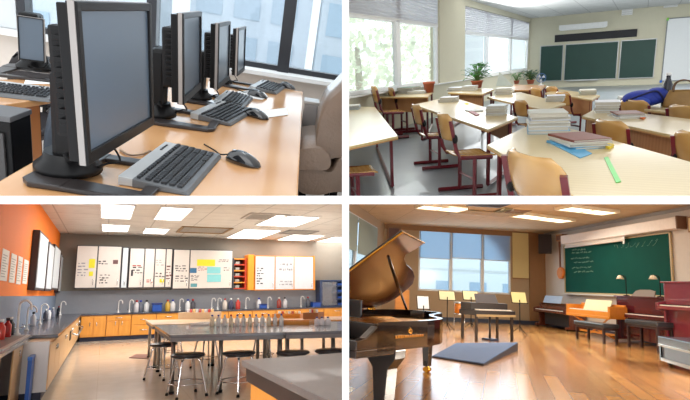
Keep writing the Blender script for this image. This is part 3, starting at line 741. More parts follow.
plant('dark leafy potted plant nearest the chalkboard', 530.5, 84, T, .27, .42, 70, 3, (60, 70, 90), (44, 84, 60))
p = R.px(429, 92.5, z=.85)
t = thing('plant_pot', 'plain orange terracotta pot on the desk by the wide window', 'pot', R, (p.x, p.y, .851))
obj('body', B().lathe([(.1, 0), (.13, .2), (.145, .2), (.145, .25), (.12, .25), (.1, .05)]), mat('terracotta', (196, 104, 66), .7), t)
obj('soil', B().lathe([(.118, .20), (.118, .215)]), mat('soil', (70, 50, 40), .9), t)
# monitor shape / folders by the window
p = R.px(496, 86, z=T)
t = thing('desk_calendar', 'pale triangular standing folder on the desk beside the window', 'folder', R, (p.x, p.y, .001+T), .3)
obj('front_leaf', B().poly([(0, 0, 0), (.5, .0, 0), (.1, .1, .42)], (0, .01, 0)), mat('calendar_cream', (220, 226, 214), .7), t)
obj('back_leaf', B().poly([(0.05, .22, 0), (.5, .22, 0), (.1, .12, .42)], (0, .01, 0)), mat('calendar_cream', (220, 226, 214), .7), t)
p = R.px(541, 85.5, z=T)
t = thing('desk_fan', 'small blue and white desk fan below the left chalkboard panel', 'fan', R, (p.x, p.y, T+.001), .4, None, .62)
obj('base', B().lathe([(.12, 0), (.12, .03), (.03, .05), (.025, .16)]), WHITE, t)
b = B().tube([(.2*math.cos(a*PI/12), 0, .34+.2*math.sin(a*PI/12)) for a in range(24)], .012, 6, True)
for a in range(12): b.tube([(0, -.03, .34), (.2*math.cos(a*PI/6), 0, .34+.2*math.sin(a*PI/6))], .004, 4)
obj('cage', b, mat('fan_blue', (70, 120, 190), .4), t)
b = B()
for a in range(3): 
    q = a*2*PI/3; b.strip([[(.03*math.cos(q+e), .0+.02*e, .34+.03*math.sin(q+e)) for e in (0, .8)], [(.17*math.cos(q+e), .0+.03*e, .34+.17*math.sin(q+e)) for e in (0, .8)]], .004)
obj('blade', b, WHITE, t)

# bags
p = R.px(643, 106.5, z=T)
t = thing('backpack', 'bright blue bag lying on the far right desk', 'bag', R, (p.x, p.y, T+.001), .2, None, .78)
b = B().ell((0, 0, .15), (.36, .2, .15), n=20).ell((.2, -.02, .2), (.2, .17, .14), n=16)
obj('body', b, mat('royal_blue', (40, 62, 168), .6, bump=.4, var=.25), t)
obj('strap', B().tube(smooth_path([(-.3, -.12, .12), (-.1, -.25, .22), (.15, -.22, .28), (.3, -.15, .1)], 6), .018, 6), mat('strap_navy', (24, 30, 80), .7), t)
obj('pocket', B().ell((-.08, -.16, .1), (.17, .07, .09), n=14), mat('pocket_blue', (58, 86, 190), .6, bump=.3), t)
p = R.px(681, 107, z=T)
t = thing('handbag', 'tan brown leather handbag with handles on the far right desk', 'bag', R, (p.x, p.y, T+.001), .1, None, (.72, .72, .55))
LB = mat('tan_bag', (150, 114, 62), .5, bump=.5, var=.3, sc=5)
rows = []
for i in range(9):
    z = .42*i/8; w = .30-.09*(i/8)**2; d = .13*(1-.6*(i/8)**2)
    rows.append([(w*math.cos(2*PI*j/20), d*math.sin(2*PI*j/20), z) for j in range(21)])
obj('body', B().strip(rows, .012), LB, t)
obj('bottom', B().lathe([(.1, .002), (.1, .012)], M=Matrix.Diagonal((2.8, 1.25, 1))), LB, t)
for sy in (-1, 1): obj('handle', B().tube(smooth_path([(-.16, sy*.07, .38), (-.13, sy*.06, .58), (0, sy*.05, .66), (.13, sy*.06, .58), (.16, sy*.07, .38)], 5), .014, 6), mat('handle_brown', (100, 68, 36), .5), t)
p = R.px(665.5, 106, z=T)
t = thing('bottle', 'dark bottle standing between the blue and the brown bag', 'bottle', R, (p.x, p.y, T+.001))
obj('body', B().lathe([(.055, 0), (.06, .02), (.06, .3), (.03, .38), (.028, .42)]), mat('dark_bottle', (40, 42, 52), .25), t)
obj('cap', B().lathe([(.033, .42), (.033, .46)]), WHITE, t)
# ================================================================== ROOM 3: science lab, lower left
R = Q3; YB = 19.35; XW = -1.45; ZC = 3.54; CT = .87
struct('floor', B().b2((XW, 1.5, -.08), (13, YB, 0)), grid('cream_vinyl', (226, 210, 190), (214, 198, 178), 1.2, 1.2, .006, .16, coat=.3, spec=.6), R, 'glossy cream vinyl laboratory floor')
struct('ceiling', B().b2((XW-.2, 1.5, ZC), (13, YB+.2, ZC+.1)), grid('lab_ceiling', (226, 222, 216), (188, 184, 178), 1.2, 1.2, .018, .8), R, 'tiled laboratory ceiling')
struct('wall_left', B().b2((XW-.2, 1.5, 0), (XW, YB, ZC)), mat('orange_wall', (240, 122, 2), .7, var=.04, sc=2), R, 'bright orange laboratory wall')
struct('wall_back', B().b2((XW-.2, YB, 0), (13, YB+.2, ZC)), mat('lab_grey_wall', (142, 136, 126), .8, var=.04), R, 'grey laboratory wall behind the cabinets')
SPL = mat('splash_grey', (150, 156, 166), .5, var=.05)
struct('trim_1', B().b2((XW, YB-.03, CT), (13, YB, R.px(150, 290, y=YB).z)), SPL, R, 'blue grey splash panel above the rear counter')
struct('trim_2', B().b2((XW, 3, CT), (XW+.03, YB-.03, R.px(30, 296, x=XW).z)), mat('splash_blue', (112, 128, 150), .5), R, 'blue grey splash panel above the left counter')
# lights
LP = lamp_mat('lab_lamp', (255, 252, 246), 3)
def zrect(pts, z):
    P = [R.px(u, v, z=z) for u, v in pts]
    return min(p.x for p in P), max(p.x for p in P), sum(sorted(p.y for p in P)[:2])/2, sum(sorted(p.y for p in P)[2:])/2
LL = [([(103, 205), (134, 205), (130, 219), (101, 218)], 'large lit ceiling panel at the top left of the lab'), ([(103, 225), (129, 225), (127, 232), (103, 231)], 'lit ceiling panel behind the large one, toward the back wall'),
      ([(165, 208), (190, 208), (177, 221), (158, 219)], 'lit ceiling panel second from the left, nearer one'), ([(149, 228.5), (166, 229), (162, 234), (146, 233.5)], 'lit ceiling panel second from the left, farther one'),
      ([(267, 225), (290, 215), (306, 218), (285, 227)], 'lit ceiling panel in the middle of the right half, nearest one'), ([(237, 238), (256, 229), (268, 231), (251, 239)], 'lit ceiling panel close to the back wall above the whiteboard cabinet'),
      ([(287, 240), (302, 234.5), (313, 236), (300, 241)], 'lit ceiling panel above the white and orange cabinet'), ([(321, 243), (338, 237), (352, 238), (336, 244)], 'lit ceiling panel at the right edge of the lab')]
LAMPS = []
for pts, lab in LL:
    P = [R.px(u, v, z=ZC-.03) for u, v in pts]; cx = sum(p.x for p in P)/4; cy = sum(p.y for p in P)/4
    w = abs((P[0]-P[1]).length+(P[2]-P[3]).length)/2; l = sum(sorted(p.y for p in P)[2:])/2-sum(sorted(p.y for p in P)[:2])/2
    w = max(.7, min(w, 1.25)); l = max(1.2, min(l, 3.2))
    t = thing('ceiling_light', lab, 'ceiling light', R, (cx, cy, ZC-.035), 0, 'lit panels in the lab ceiling')
    obj('frame', B().b2((-w/2-.03, -l/2-.03, 0), (w/2+.03, -l/2, .034)).b2((-w/2-.03, l/2, 0), (w/2+.03, l/2+.03, .034)).b2((-w/2-.03, -l/2, 0), (-w/2, l/2, .034)).b2((w/2, -l/2, 0), (w/2+.03, l/2, .034)), WHITE, t)
    obj('diffuser', B().b2((-w/2, -l/2, .01), (w/2, l/2, .03)), LP, t); LAMPS.append((cx, cy, w, l))
for (u, v, s, c, lab) in [(265, 217, 1.1, (196, 190, 184), 'grey ceiling vent left of the nearest right hand lamp'), (299, 232.5, 1.1, (150, 148, 146), 'dark ceiling vent near the back wall'), (204, 230.5, 1.6, (150, 122, 84), 'brown framed ceiling hatch near the back wall')]:
    p = R.px(u, v, z=ZC-.02); t = thing('ceiling_vent', lab, 'vent', R, (p.x, p.y, ZC-.03))
    b = B().b2((-s/2, -s/2, 0), (s/2, -s/2+.08, .028)).b2((-s/2, s/2-.08, 0), (s/2, s/2, .028)).b2((-s/2, -s/2, 0), (-s/2+.08, s/2, .028)).b2((s/2-.08, -s/2, 0), (s/2, s/2, .028))
    obj('frame', b, mat('vent_%d' % c[0]+'_%d' % c[1], c, .6), t)
    b = B()
    for k in range(6): b.b2((-s/2+.08, -s/2+.12+k*(s-.2)/6, .01), (s/2-.08, -s/2+.16+k*(s-.2)/6, .026))
    obj('louvres', b, mat('vent_slat', (176, 172, 166), .6), t)
# wall cabinets with writing on the doors
CABW = mat('cabinet_white', (214, 208, 202), .35, var=.03); CABF = mat('cabinet_shadow_grey', (84, 84, 88), .6)
INK = mat('ink_black', (40, 40, 44), .7); 
yc = YB-.62
def X(u, v, y=None): return R.px(u, v, y=yc if y is None else y)
def scrib(b, x0, x1, z0, z1, rn, n=6, y=-.004):
    for k in range(n):
        z = z1-(z1-z0)*(k+.5)/n; x = x0+rn.uniform(0, .1)*(x1-x0)
        while x < x1-.03:
            w = rn.uniform(.03, .13); b.box((min(x+w/2, x1), y, z+rn.uniform(-.01, .01)), (w, .003, (z1-z0)/n*rn.uniform(.25, .5))); x += w+rn.uniform(.02, .07)
def wcab(lab, us, v0, v1, marks, body=CABF, door=CABW, side=None):
    um = (us[0]+us[-1])/2; z0, z1 = X(um, v1).z, X(um, v0).z; vm = (v0+v1)/2; xs = [X(u, vm).x for u in us]
    t = thing('wall_cabinet', lab, 'cabinet', R, (xs[0], yc, z0), 0, 'white wall cabinets')
    obj('body', B().b2((0, .02, 0), (xs[-1]-xs[0], .6, z1-z0)), body, t)
    for a, c in zip(xs, xs[1:]):
        d = obj('door', B().b2((a-xs[0]+.02, -.01, .03), (c-xs[0]-.02, .02, z1-z0-.03), .006), door, t)
        obj('handle', B().tube([(c-xs[0]-.09, -.01, .12), (c-xs[0]-.09, -.04, .12), (c-xs[0]-.09, -.04, .30), (c-xs[0]-.09, -.01, .30)], .01, 6), CHROME, d)
    if side: obj('side_panel', B().b2((-.03 if side[0] == 'l' else xs[-1]-xs[0], -.02, -.02), (0 if side[0] == 'l' else xs[-1]-xs[0]+.05, .6, z1-z0+.02)), side[1], t)
    rn = random.Random(int(us[0]))
    for (u0, w0, u1, w1, kind, c) in marks:
        a, q = X(u0, (w0+w1)/2), X(u1, (w0+w1)/2); zz0, zz1 = X((u0+u1)/2, w1).z-z0, X((u0+u1)/2, w0).z-z0; xa, xb = a.x-xs[0], q.x-xs[0]
        m = mat('mark_%d_%d_%d' % c, c, .7)
        b = B()
        if kind == 'n': b.b2((xa, -.022, zz0), (xb, -.013, zz1))
        else: scrib(b, xa, xb, zz0, zz1, rn, kind, -.014)
        obj('paper_note' if kind == 'n' else 'writing', b, m, t)
    return t
DK = (52, 52, 58); YL = (222, 214, 50); CY = (130, 200, 205); TL = (60, 110, 150); RD = (170, 70, 60); GR = (150, 150, 155)
wcab('white two door cabinet at the left with yellow notes', [75.5, 97, 121], 245.5, 288.5, [(89, 259, 95, 268, 'n', YL), (89, 271.5, 93, 276, 'n', YL), (98, 260, 108, 265, 2, DK), (99, 274, 109, 284, 4, DK), (77, 262, 87, 277, 5, GR), (113, 260, 118, 264, 'n', (110, 80, 80))])
wcab('narrow pale blue wall panel beside the left two door cabinet', [121.5, 128], 247, 288.5, [], door=mat('panel_pale_blue', (204, 216, 222), .4))
wcab('white four door cabinet in the middle with small notes', [129, 144, 154.5, 165.5, 172], 248, 288, [(132, 266, 142, 274, 3, DK), (132, 264, 141, 267, 1, RD), (155, 272, 163, 278, 2, DK), (156, 259, 163, 266, 3, GR), (159.5, 279, 164, 282.5, 'n', YL), (146, 279, 152, 283, 2, RD), (166, 265, 171, 280, 5, (110, 70, 70)), (131, 270, 133, 276, 'n', DK)])
wcab('wide white cabinet covered in yellow and cyan notes', [173, 189.5, 232.5], 249.5, 289, [(197, 259.5, 215, 266, 'n', YL), (198, 266.5, 206, 271, 3, RD), (207, 267, 220.5, 273.5, 'n', CY), (207, 274.5, 221, 282, 'n', CY), (190, 268, 196.5, 273, 'n', TL), (190.5, 275, 198, 281, 5, DK), (190.5, 283.5, 197, 287, 'n', (90, 150, 160)), (175, 265, 188, 272, 3, DK), (175, 275, 187, 282, 3, DK), (218, 259, 229, 262.5, 2, DK), (223.5, 267, 230, 271, 2, DK)])
OR = mat('cabinet_orange', (240, 150, 40), .45)
wcab('white three door cabinet with orange sides at the right', [255, 275, 294, 313.5], 256, 290, [(256.5, 267, 262, 285, 7, DK), (279, 262, 292, 272, 2, GR), (279, 280, 291, 286, 2, GR)], body=OR, door=mat('cabinet_blue_white', (206, 210, 216), .25), side=('r', OR))
x0, x1 = X(248, 270).x, X(255, 270).x; z0, z1 = X(250, 290).z, X(250, 254.5).z
single('orange_end_panel', B().b2((x0, 0, 0), (x1-.04, .6, z1-z0), .006), OR, 'tall orange end panel left of the white three door cabinet', 'panel', R, (0, yc-.02, z0))
x0, x1 = X(234, 270).x, X(247.5, 270).x; z0, z1 = X(240, 289).z, X(240, 258).z
t = thing('open_shelf', 'open shelf with red and orange trays between the cabinets', 'shelf', R, (x0, yc+.15, z0)); w = x1-x0; H = z1-z0
obj('back_panel', B().b2((0, .4, 0), (w, .44, H)), mat('shelf_dark', (90, 60, 50), .6), t)
obj('side_panel', B().b2((0, 0, 0), (.04, .42, H)), CABF, t); obj('side_panel', B().b2((w-.06, 0, 0), (w, .42, H)), mat('shelf_red', (190, 60, 30), .5), t)
for k in range(6): obj('shelf_board', B().b2((.04, 0, k*H/5.2), (w-.06, .4, k*H/5.2+.04)), OR if k % 2 else mat('shelf_red', (190, 60, 30), .5), t)
rn = random.Random(3)
for k in range(5):
    q = B().b2((.10, .05, 0), (w*.5, .35, H/5.2*.45)); o = obj('shelf_tray', q, mat('tray_grey', (170, 168, 160), .5), t); o.location = (0, 0, k*H/5.2+.045)
# rear counter with base units
DTOP = mat('black_worktop', (62, 62, 66), .3, var=.15, coat=.2)
OAK = wood('golden_oak', (232, 166, 72), (214, 142, 52), .4, .15, (6, 6, 1), 2, 1.5)
OAK2 = wood('tan_oak', (222, 186, 138), (206, 166, 116), .4, .15, (6, 6, 1), 2, 1.5)
KICK = mat('navy_kick', (32, 38, 62), .6)
yf = YB-.75
single('rear_worktop', B().b2((XW+.04, -.03, 0), (12.5, .70, .05), .006), mat('dark_grey_worktop', (58, 62, 74), .25, coat=.3), 'long dark worktop along the grey rear wall', 'worktop', R, (0, yf, CT-.05))
edges = [-.62]+[R.px(u, 325, y=yf).x for u in (106, 131, 156, 180, 204, 228, 252, 276, 300, 324, 350)]
for i, (a, c) in enumerate(zip(edges, edges[1:])):
    w = c-a-.01
    t = thing('base_cabinet', ['base cabinet in the left rear corner with one door', 'base cabinet second from the left corner, with door and drawer', 'orange base cabinet with two drawers, third from the left corner', 'base cabinet with drawers, fourth from the left corner',
        'base cabinet behind the left end of the tables', 'base cabinet fifth along behind the tables', 'rear base cabinet seen below the row of small bottles', 'rear base cabinet seen above the third stool', 'rear base cabinet left of the blue organizer', 'rear base cabinet below the white and orange wall cabinet', 'rear base cabinet at the right edge of the lab'][i], 'cabinet', R, (a+.005, yf, 0), 0, 'oak base cabinets at the rear')
    m = OAK if i >= 2 else OAK2 if 0 else OAK
    obj('body', B().b2((0, .02, .13), (w, .68, CT-.056)), m, t); obj('plinth', B().b2((0, .06, 0), (w, .6, .129)), KICK, t)
    if i in (0, 1, 4, 6, 8):
        for k in (0, 1):
            d = obj('door', B().b2((k*w/2+.012, -.01, .15), ((k+1)*w/2-.012, .02, CT-.26 if i else CT-.08), .004), m, t)
            obj('handle', B().tube([(w/2+(-.1 if k == 0 else .1), -.04, .48), (w/2+(-.1 if k == 0 else .1), -.04, .60)], .012, 6), CHROME, d)
        if i: 
            d = obj('drawer', B().b2((.012, -.01, CT-.24), (w-.012, .02, CT-.08), .004), m, t); obj('handle', B().tube([(w/2-.1, -.04, CT-.15), (w/2+.1, -.04, CT-.15)], .012, 6), CHROME, d)
    else:
        n = 2 if i == 2 else 3; hh = (CT-.2)/n
        for k in range(n):
            d = obj('drawer', B().b2((.012, -.01, .15+k*hh*.97), (w-.012, .02, .15+(k+1)*hh*.97-.02), .004), m, t); obj('handle', B().tube([(w/2-.12, -.04, .15+k*hh+hh*.45), (w/2+.12, -.04, .15+k*hh+hh*.45)], .012, 6), CHROME, d)
# left counter
xl = -.66
single('left_worktop', B().b2((XW+.035, 9.15, 0), (xl+.06, yf-.05, .05), .006).b2((XW+.035, 3, 0), (-.93, 9.15, .05), .006), mat('dark_grey_worktop', (58, 62, 74), .25), 'dark worktop along the orange wall, stepping out past the sink', 'worktop', R, (0, 0, CT-.05))
ys = [8.6, 10.6, 12.9, 15.2, 17.4, yf-.08]
for i, (a, c) in enumerate(zip(ys, ys[1:])):
    t = thing('base_cabinet', ['left side base cabinet nearest the viewer with a grey end panel', 'left side base cabinet second from the near end', 'left side base unit with the black control square', 'left side base cabinet beside the pull out rail', 'left side base cabinet in the rear corner'][i], 'cabinet', R, (xl, a+.005, 0), 0, 'base cabinets along the orange wall')
    l = c-a-.01
    obj('body', B().b2((XW-xl+.05, 0, .13), (-.02, l, CT-.056)), OAK2, t); obj('plinth', B().b2((XW-xl+.05, 0, 0), (-.06, l, .129)), KICK, t)
    for k in (0, 1):
        d = obj('door', B().b2((-.02, k*l/2+.012, .14), (.012, (k+1)*l/2-.012, CT-.10), .004), OAK2, t)
        obj('handle', B().tube([(.035, l/2+(-.12 if k == 0 else .12), CT-.25), (.035, l/2+(-.12 if k == 0 else .12), CT-.18)], .014, 6), CHROME, d)
    if i == 0: obj('end_panel', B().b2((XW-xl+.05, -.03, .12), (.0, -.002, CT-.056)), mat('stainless_end', (176, 172, 170), .35, .5), t)
    if i == 2: obj('control_panel', B().b2((.012, .5, CT-.42), (.03, 1.0, CT-.22), .004), BLACK, t)
t = thing('dish_rail', 'chrome pull out rail on the left base cabinets', 'rail', R, (xl+.09, 12.4, CT-.20))
obj('bar', B().tube([(0, 0, 0), (.12, .1, -.05), (.12, 3.2, -.05), (0, 3.3, 0)], .02, 8), CHROME, t)
# near left unit: panels and recess
nx = -.98
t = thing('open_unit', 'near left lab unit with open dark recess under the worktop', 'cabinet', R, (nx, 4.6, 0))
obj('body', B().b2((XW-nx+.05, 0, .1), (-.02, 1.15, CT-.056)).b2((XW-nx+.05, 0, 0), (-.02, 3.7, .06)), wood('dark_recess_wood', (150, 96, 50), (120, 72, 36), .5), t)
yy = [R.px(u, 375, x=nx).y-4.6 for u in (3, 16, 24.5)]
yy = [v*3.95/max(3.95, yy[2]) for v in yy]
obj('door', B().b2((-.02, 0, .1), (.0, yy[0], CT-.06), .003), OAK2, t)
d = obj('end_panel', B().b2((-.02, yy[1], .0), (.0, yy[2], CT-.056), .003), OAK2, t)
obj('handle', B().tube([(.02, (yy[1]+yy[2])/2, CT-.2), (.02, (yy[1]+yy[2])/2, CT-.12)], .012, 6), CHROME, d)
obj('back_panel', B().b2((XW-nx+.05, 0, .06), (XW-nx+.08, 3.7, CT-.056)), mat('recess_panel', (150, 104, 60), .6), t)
p = R.px(27, 392, y=8.2)
t = thing('recycling_bin', 'blue bin in the gap under the left worktop', 'bin', R, (p.x, 8.2, 0.001))
w = (R.px(29, 380, y=8.2).x-R.px(25, 380, y=8.2).x)/2
obj('body', B().poly([(-w, 0, 0), (w, 0, 0), (w*1.15, 0, .62), (-w*1.15, 0, .62)], (0, .3, 0), .01), mat('bin_blue', (30, 90, 180), .4), t)
obj('rim', B().b2((-w*1.25, -.02, .60), (w*1.25, .32, .65), .008), mat('bin_blue_rim', (40, 110, 200), .4), t)
# sink and faucets on the left counter
t = thing('lab_sink', 'stainless sink let into the left worktop', 'sink', R, (-1.17, 8.0, CT+.001))
b = B().b2((-.2, -1.2, 0), (.2, -1.13, .012)).b2((-.2, 1.13, 0), (.2, 1.2, .012)).b2((-.2, -1.2, 0), (-.15, 1.2, .012)).b2((.15, -1.2, 0), (.2, 1.2, .012))
obj('rim', b, mat('sink_steel', (170, 166, 160), .3, .7), t); obj('basin', B().b2((-.15, -1.13, .001), (.15, 1.13, .004)), mat('sink_basin', (92, 84, 74), .4, .3), t)
t0 = thing('lab_faucet', 'tall white gooseneck tap at the near end of the left counter', 'tap', R, V3((XW+.28, R.px(19, 312, x=XW+.28).y, CT+.002)), 0, 'lab taps')
obj('base', B().lathe([(.05, 0), (.05, .02), (.025, .04), (.022, .10)], n=12), WHITE, t0)
obj('spout', B().tube(smooth_path([(0, 0, .05), (0, 0, .42), (.03, -.02, .50), (.10, -.04, .52), (.16, -.06, .46), (.17, -.06, .38)], 5), .017, 8), WHITE, t0)
obj('handle', B().tube([(-.02, 0, .1), (-.09, .02, .13)], .012, 6).tube([(.02, 0, .1), (.09, -.02, .13)], .012, 6), CHROME, t0)
FP = [(28, 322, 'short white tap on the left counter behind the near tall one', 1.0), (41, 318, 'chrome tap in the middle of the left counter', 1.0), (61, 313, 'small tap on the left counter near the rear corner', 1.0), (119, 310, 'tap on the rear counter below the yellow notes', 1.5), (130, 310.2, 'tall white tap on the rear counter below the middle cabinet', 2.0), (180, 311, 'tap on the rear counter below the wide note covered cabinet', 2.0), (212, 311.5, 'left one of two close taps below the cyan notes', 2.0), (218, 311.5, 'right one of two close taps below the cyan notes', 2.0), (246, 312, 'tap on the rear counter below the open shelf', 2.0), (268, 312.5, 'tap on the rear counter below the white door with writing', 2.0), (301, 313.5, 'tap on the rear counter below the rightmost cabinet door', 2.0)]
for u, v, lab, s in FP:
    p = V3((XW+.26, min(R.px(u, 312, x=XW+.26).y, YB-1), CT+.002))
    if u > 100: p = R.px(u, 300, y=YB-.4); p.z = CT+.001
    dup(t0, lab, R, tuple(p), 0, (.7, .7, .8) if s > 1 else .8)
# bottles and small ware on the counters
def bottle(lab, u, y, z, c, cap, r, h, grp, v=300, x=None, room=R, cm=None):
    p = room.px(u, v, y=y) if x is None else V3((x, y, 0)); t = thing('bottle', lab, 'bottle', room, (p.x, p.y, z+.001), 0, grp)
    obj('body', B().lathe([(r*.92, 0), (r, h*.04), (r, h*.62), (r*.4, h*.8), (r*.38, h*.86)], n=12), cm or mat('bot_%d_%d_%d' % c, c, .25), t)
    obj('cap', B().lathe([(r*.46, h*.86), (r*.46, h), (r*.3, h)], n=10), mat('bcap_%d_%d_%d' % cap, cap, .4), t)
RC, BC, WC, KC = (180, 40, 40), (40, 60, 160), (228, 228, 228), (40, 40, 44)
where = {0: 'left counter'}
for i, (u, v, c, cap, lab) in enumerate([(3, 322, (200, 60, 50), WC, 'red bottle at the left edge of the left counter'), (9, 318, RC, KC, 'dark red bottle second from the left edge'), (12, 315, KC, WC, 'black bottle behind the red ones on the left counter'), (34, 316, (200, 205, 214), KC, 'pale bottle between the two left taps'), (46, 314, (60, 60, 70), WC, 'dark bottle beyond the middle left tap'), (49, 313, (210, 210, 214), BC, 'blue capped bottle on the left counter'), (53, 312.5, (120, 124, 140), WC, 'grey bottle on the left counter'), (66, 312, (170, 176, 190), KC, 'pale bottle in the rear left corner'), (70, 311.5, (70, 70, 80), RC, 'red capped bottle in the rear left corner')]):
    p = R.px(u, 312, x=XW+.2); p.y = min(p.y, YB-.9); bottle(lab, 0, p.y, CT, c, cap, .055, .28, 'bottles on the left counter', x=p.x)
rear = [(137, (200, 200, 206), RC, 'red capped bottle below the middle cabinet'), (141, (90, 96, 110), BC, 'blue capped dark bottle left of the blue box'), (147, (206, 210, 214), KC, 'black capped pale bottle just left of the blue box'), (168, (196, 160, 60), RC, 'amber bottle right of the blue box'), (173, (210, 210, 212), BC, 'blue capped pale bottle right of the amber one'), (188, (220, 222, 224), BC, 'blue capped bottle below the dark note'), (193, (70, 70, 80), RC, 'red capped dark bottle below the dark note'), (225, (210, 200, 190), RC, 'red capped bottle right of the two close taps'), (231, (60, 64, 90), WC, 'navy bottle right of the two close taps'), (238, (200, 60, 50), WC, 'red bottle below the open shelf'), (259, (210, 214, 220), BC, 'blue capped bottle below the orange end panel'), (279, (150, 60, 50), WC, 'red brown bottle below the middle door of the right cabinet'), (285, (200, 200, 204), KC, 'black capped bottle below the middle door of the right cabinet'), (308, (80, 84, 96), RC, 'red capped grey bottle left of the blue organizer')]
for u, c, cap, lab in rear: bottle(lab, u, YB-.35, CT, c, cap, .09, .40, 'bottles on the rear counter')
def bluebox(lab, u0, u1, v0, y):
    a, c = R.px(u0, 305, y=y), R.px(u1, 305, y=y); t = thing('plastic_box', lab, 'box', R, (a.x, y, CT+.001), 0, 'blue boxes on the rear counter'); w = c.x-a.x; h = R.px((u0+u1)/2, v0, y=y).z-CT
    obj('body', B().b2((0, 0, 0), (w, .3, h*.8), .02), mat('box_blue', (30, 80, 170), .35), t); obj('lid', B().b2((-.02, -.02, h*.8), (w+.02, .32, h), .015), mat('lid_navy', (24, 50, 120), .35), t)
bluebox('blue plastic box on the rear counter below the middle cabinet', 152.5, 162, 303, YB-.55)
bluebox('small blue box on the rear counter below the right cabinet', 260, 267, 304, YB-.55)
bluebox('blue box left of the tall organizer on the rear counter', 313, 321, 302, YB-.6)
a, c = R.px(320.5, 300, y=YB-.6), R.px(350, 300, y=YB-.6); ztop = R.px(332, 280, y=YB-.6).z
t = thing('blue_organizer', 'tall navy blue cabinet with shelves standing on the rear counter at the right', 'cabinet', R, (a.x, YB-.6, CT+.001)); w = c.x-a.x; h = ztop-CT
NB = mat('organizer_blue', (46, 66, 104), .4)
obj('frame', B().b2((0, 0, 0), (.06, .5, h)).b2((w-.06, 0, 0), (w, .5, h)).b2((0, .45, 0), (w, .5, h)).b2((0, 0, h-.06), (w, .5, h)).b2((w*.55, 0, 0), (w*.58, .5, h)), NB, t)
for k in range(4): obj('shelf_board', B().b2((.05, 0, k*h/4), (w-.05, .46, k*h/4+.04)), NB, t)
for k in range(4): obj('tray', B().b2((w*.6, .02, k*h/4+.05), (w*.9, .42, k*h/4+h*.12), .01), mat('box_blue', (30, 80, 170), .35), t)
obj('glass_door', B().b2((.08, -.01, .05), (w*.53, .0, h-.08)), glass('organizer_glass', (190, 205, 225), .2), t)
# framed panels and papers on the orange wall
def xr(u0, v0, u1, v1, x): return R.RX(u0, v0, u1, v1, x)
for i, (u0, u1, v0, v1, lab) in enumerate([(1.5, 8.5, 249, 281, 'nearest white sheet pinned on the orange wall'), (10.5, 16, 253.5, 283, 'second white sheet from the left on the orange wall'), (17.5, 22, 256, 284.5, 'third white sheet from the left on the orange wall'), (23.5, 28, 259.5, 284, 'fourth white sheet, closest to the dark panels')]):
    y0, y1, z0, z1 = xr(u0, v0, u1, v1, XW+.01)
    t = thing('wall_sheet', lab, 'paper', R, (XW+.004, y0, z0), 0, 'white sheets on the orange wall')
    obj('paper', B().b2((0, 0, 0), (.004, y1-y0, z1-z0)), mat('sheet_white', (236, 232, 226), .7), t)
    b = B(); rn = random.Random(i+50)
    for k in range(9): b.b2((.004, .1*(y1-y0), (z1-z0)*(.12+k*.085)), (.006, (y1-y0)*rn.uniform(.5, .88), (z1-z0)*(.12+k*.085)+.012))
    obj('print_lines', b, mat('print_grey', (170, 168, 166), .8), t)
PD = mat('panel_dark', (52, 38, 40), .5)
for i, (u0, u1, v0, v1, dd, lab) in enumerate([(31, 41, 231.5, 290.5, .22, 'nearest projecting dark framed board on the orange wall'), (42, 48, 242, 291, .18, 'second projecting dark framed board on the orange wall'), (48.5, 55, 245, 290, .2, 'third projecting dark framed board on the orange wall'), (56, 59, 253, 291, .16, 'fourth framed board, just before the corner'), (59.5, 62.5, 258, 293, .2, 'farthest framed board, right in the corner')]):
    y0, y1, z0, z1 = xr(u0, v0, u1, v1, XW+.02); 
    y0 = max(y0, 3); y1 = min(y1, YB-.65)
    t = thing('framed_board', lab, 'board', R, (XW+.005, y0, z0), 0, 'dark framed boards on the orange wall')
    L_ = y1-y0; dd = .13
    obj('frame', B().b2((0, 0, 0), (dd, L_, z1-z0), .006), PD, t)
    obj('sheet', B().b2((dd, .06, .05), (dd+.012, L_-.06, z1-z0-.05)), mat('sheet_blue_white', (206, 214, 222), .5), t)
# tables
STEEL = mat('table_steel', (150, 146, 140), .3, .8)
def ltable(lab, pts, z, m, legs, apron=None, grp='lab tables'):
    P = [R.px(u, v, z=z) for u, v in pts]; o = sum(P, V3())/len(P); o.z = 0; Q = [p-o for p in P]; cen = sum(Q, V3())/len(Q)
    t = thing('lab_table', lab, 'table', R, tuple(o), 0, grp)
    obj('tabletop', B().poly(Q, (0, 0, -.045), .006), m, t)
    ap = [q.lerp(cen, .035)+V3((0, 0, -.046)) for q in Q]
    b = B()
    for i in range(len(ap)): 
        a, c = ap[i], ap[(i+1) % len(ap)]; n = V3((0, 0, 1)).cross(c-a).normalized()*.025; b.poly([a, c, c+V3((0, 0, -.055)), a+V3((0, 0, -.055))], n)
    obj('apron', b, apron or mat('apron_grey', (120, 120, 124), .5), t)
    for (fx, fy) in legs:
        a, c = Q[0].lerp(Q[3], fx), Q[1].lerp(Q[2], fx); q = a.lerp(c, fy)
        l = obj('leg', B().cyl((q.x, q.y, .03), (q.x, q.y, z-.05), .032, 10), STEEL, t); obj('foot', B().cyl((q.x, q.y, 0), (q.x, q.y, .04), .04, 10), BLACK, l)
    return t
TB = mat('table_black_top', (110, 114, 122), .18, var=.06, coat=.3)
ltable('dark topped lab table in front, left of the joint', [(170.5, 335), (155, 325.2), (260, 322.8), (285.5, 332.2)], .86, TB, [(.04, .06), (.45, .06), (.97, .06), (.04, .94), (.97, .94)])
ltable('dark topped lab table in front, right of the joint', [(286, 332.2), (261, 322.8), (348, 321), (395, 329.5)], .86, TB, [(.03, .06), (.45, .06), (.03, .94), (.45, .94)])
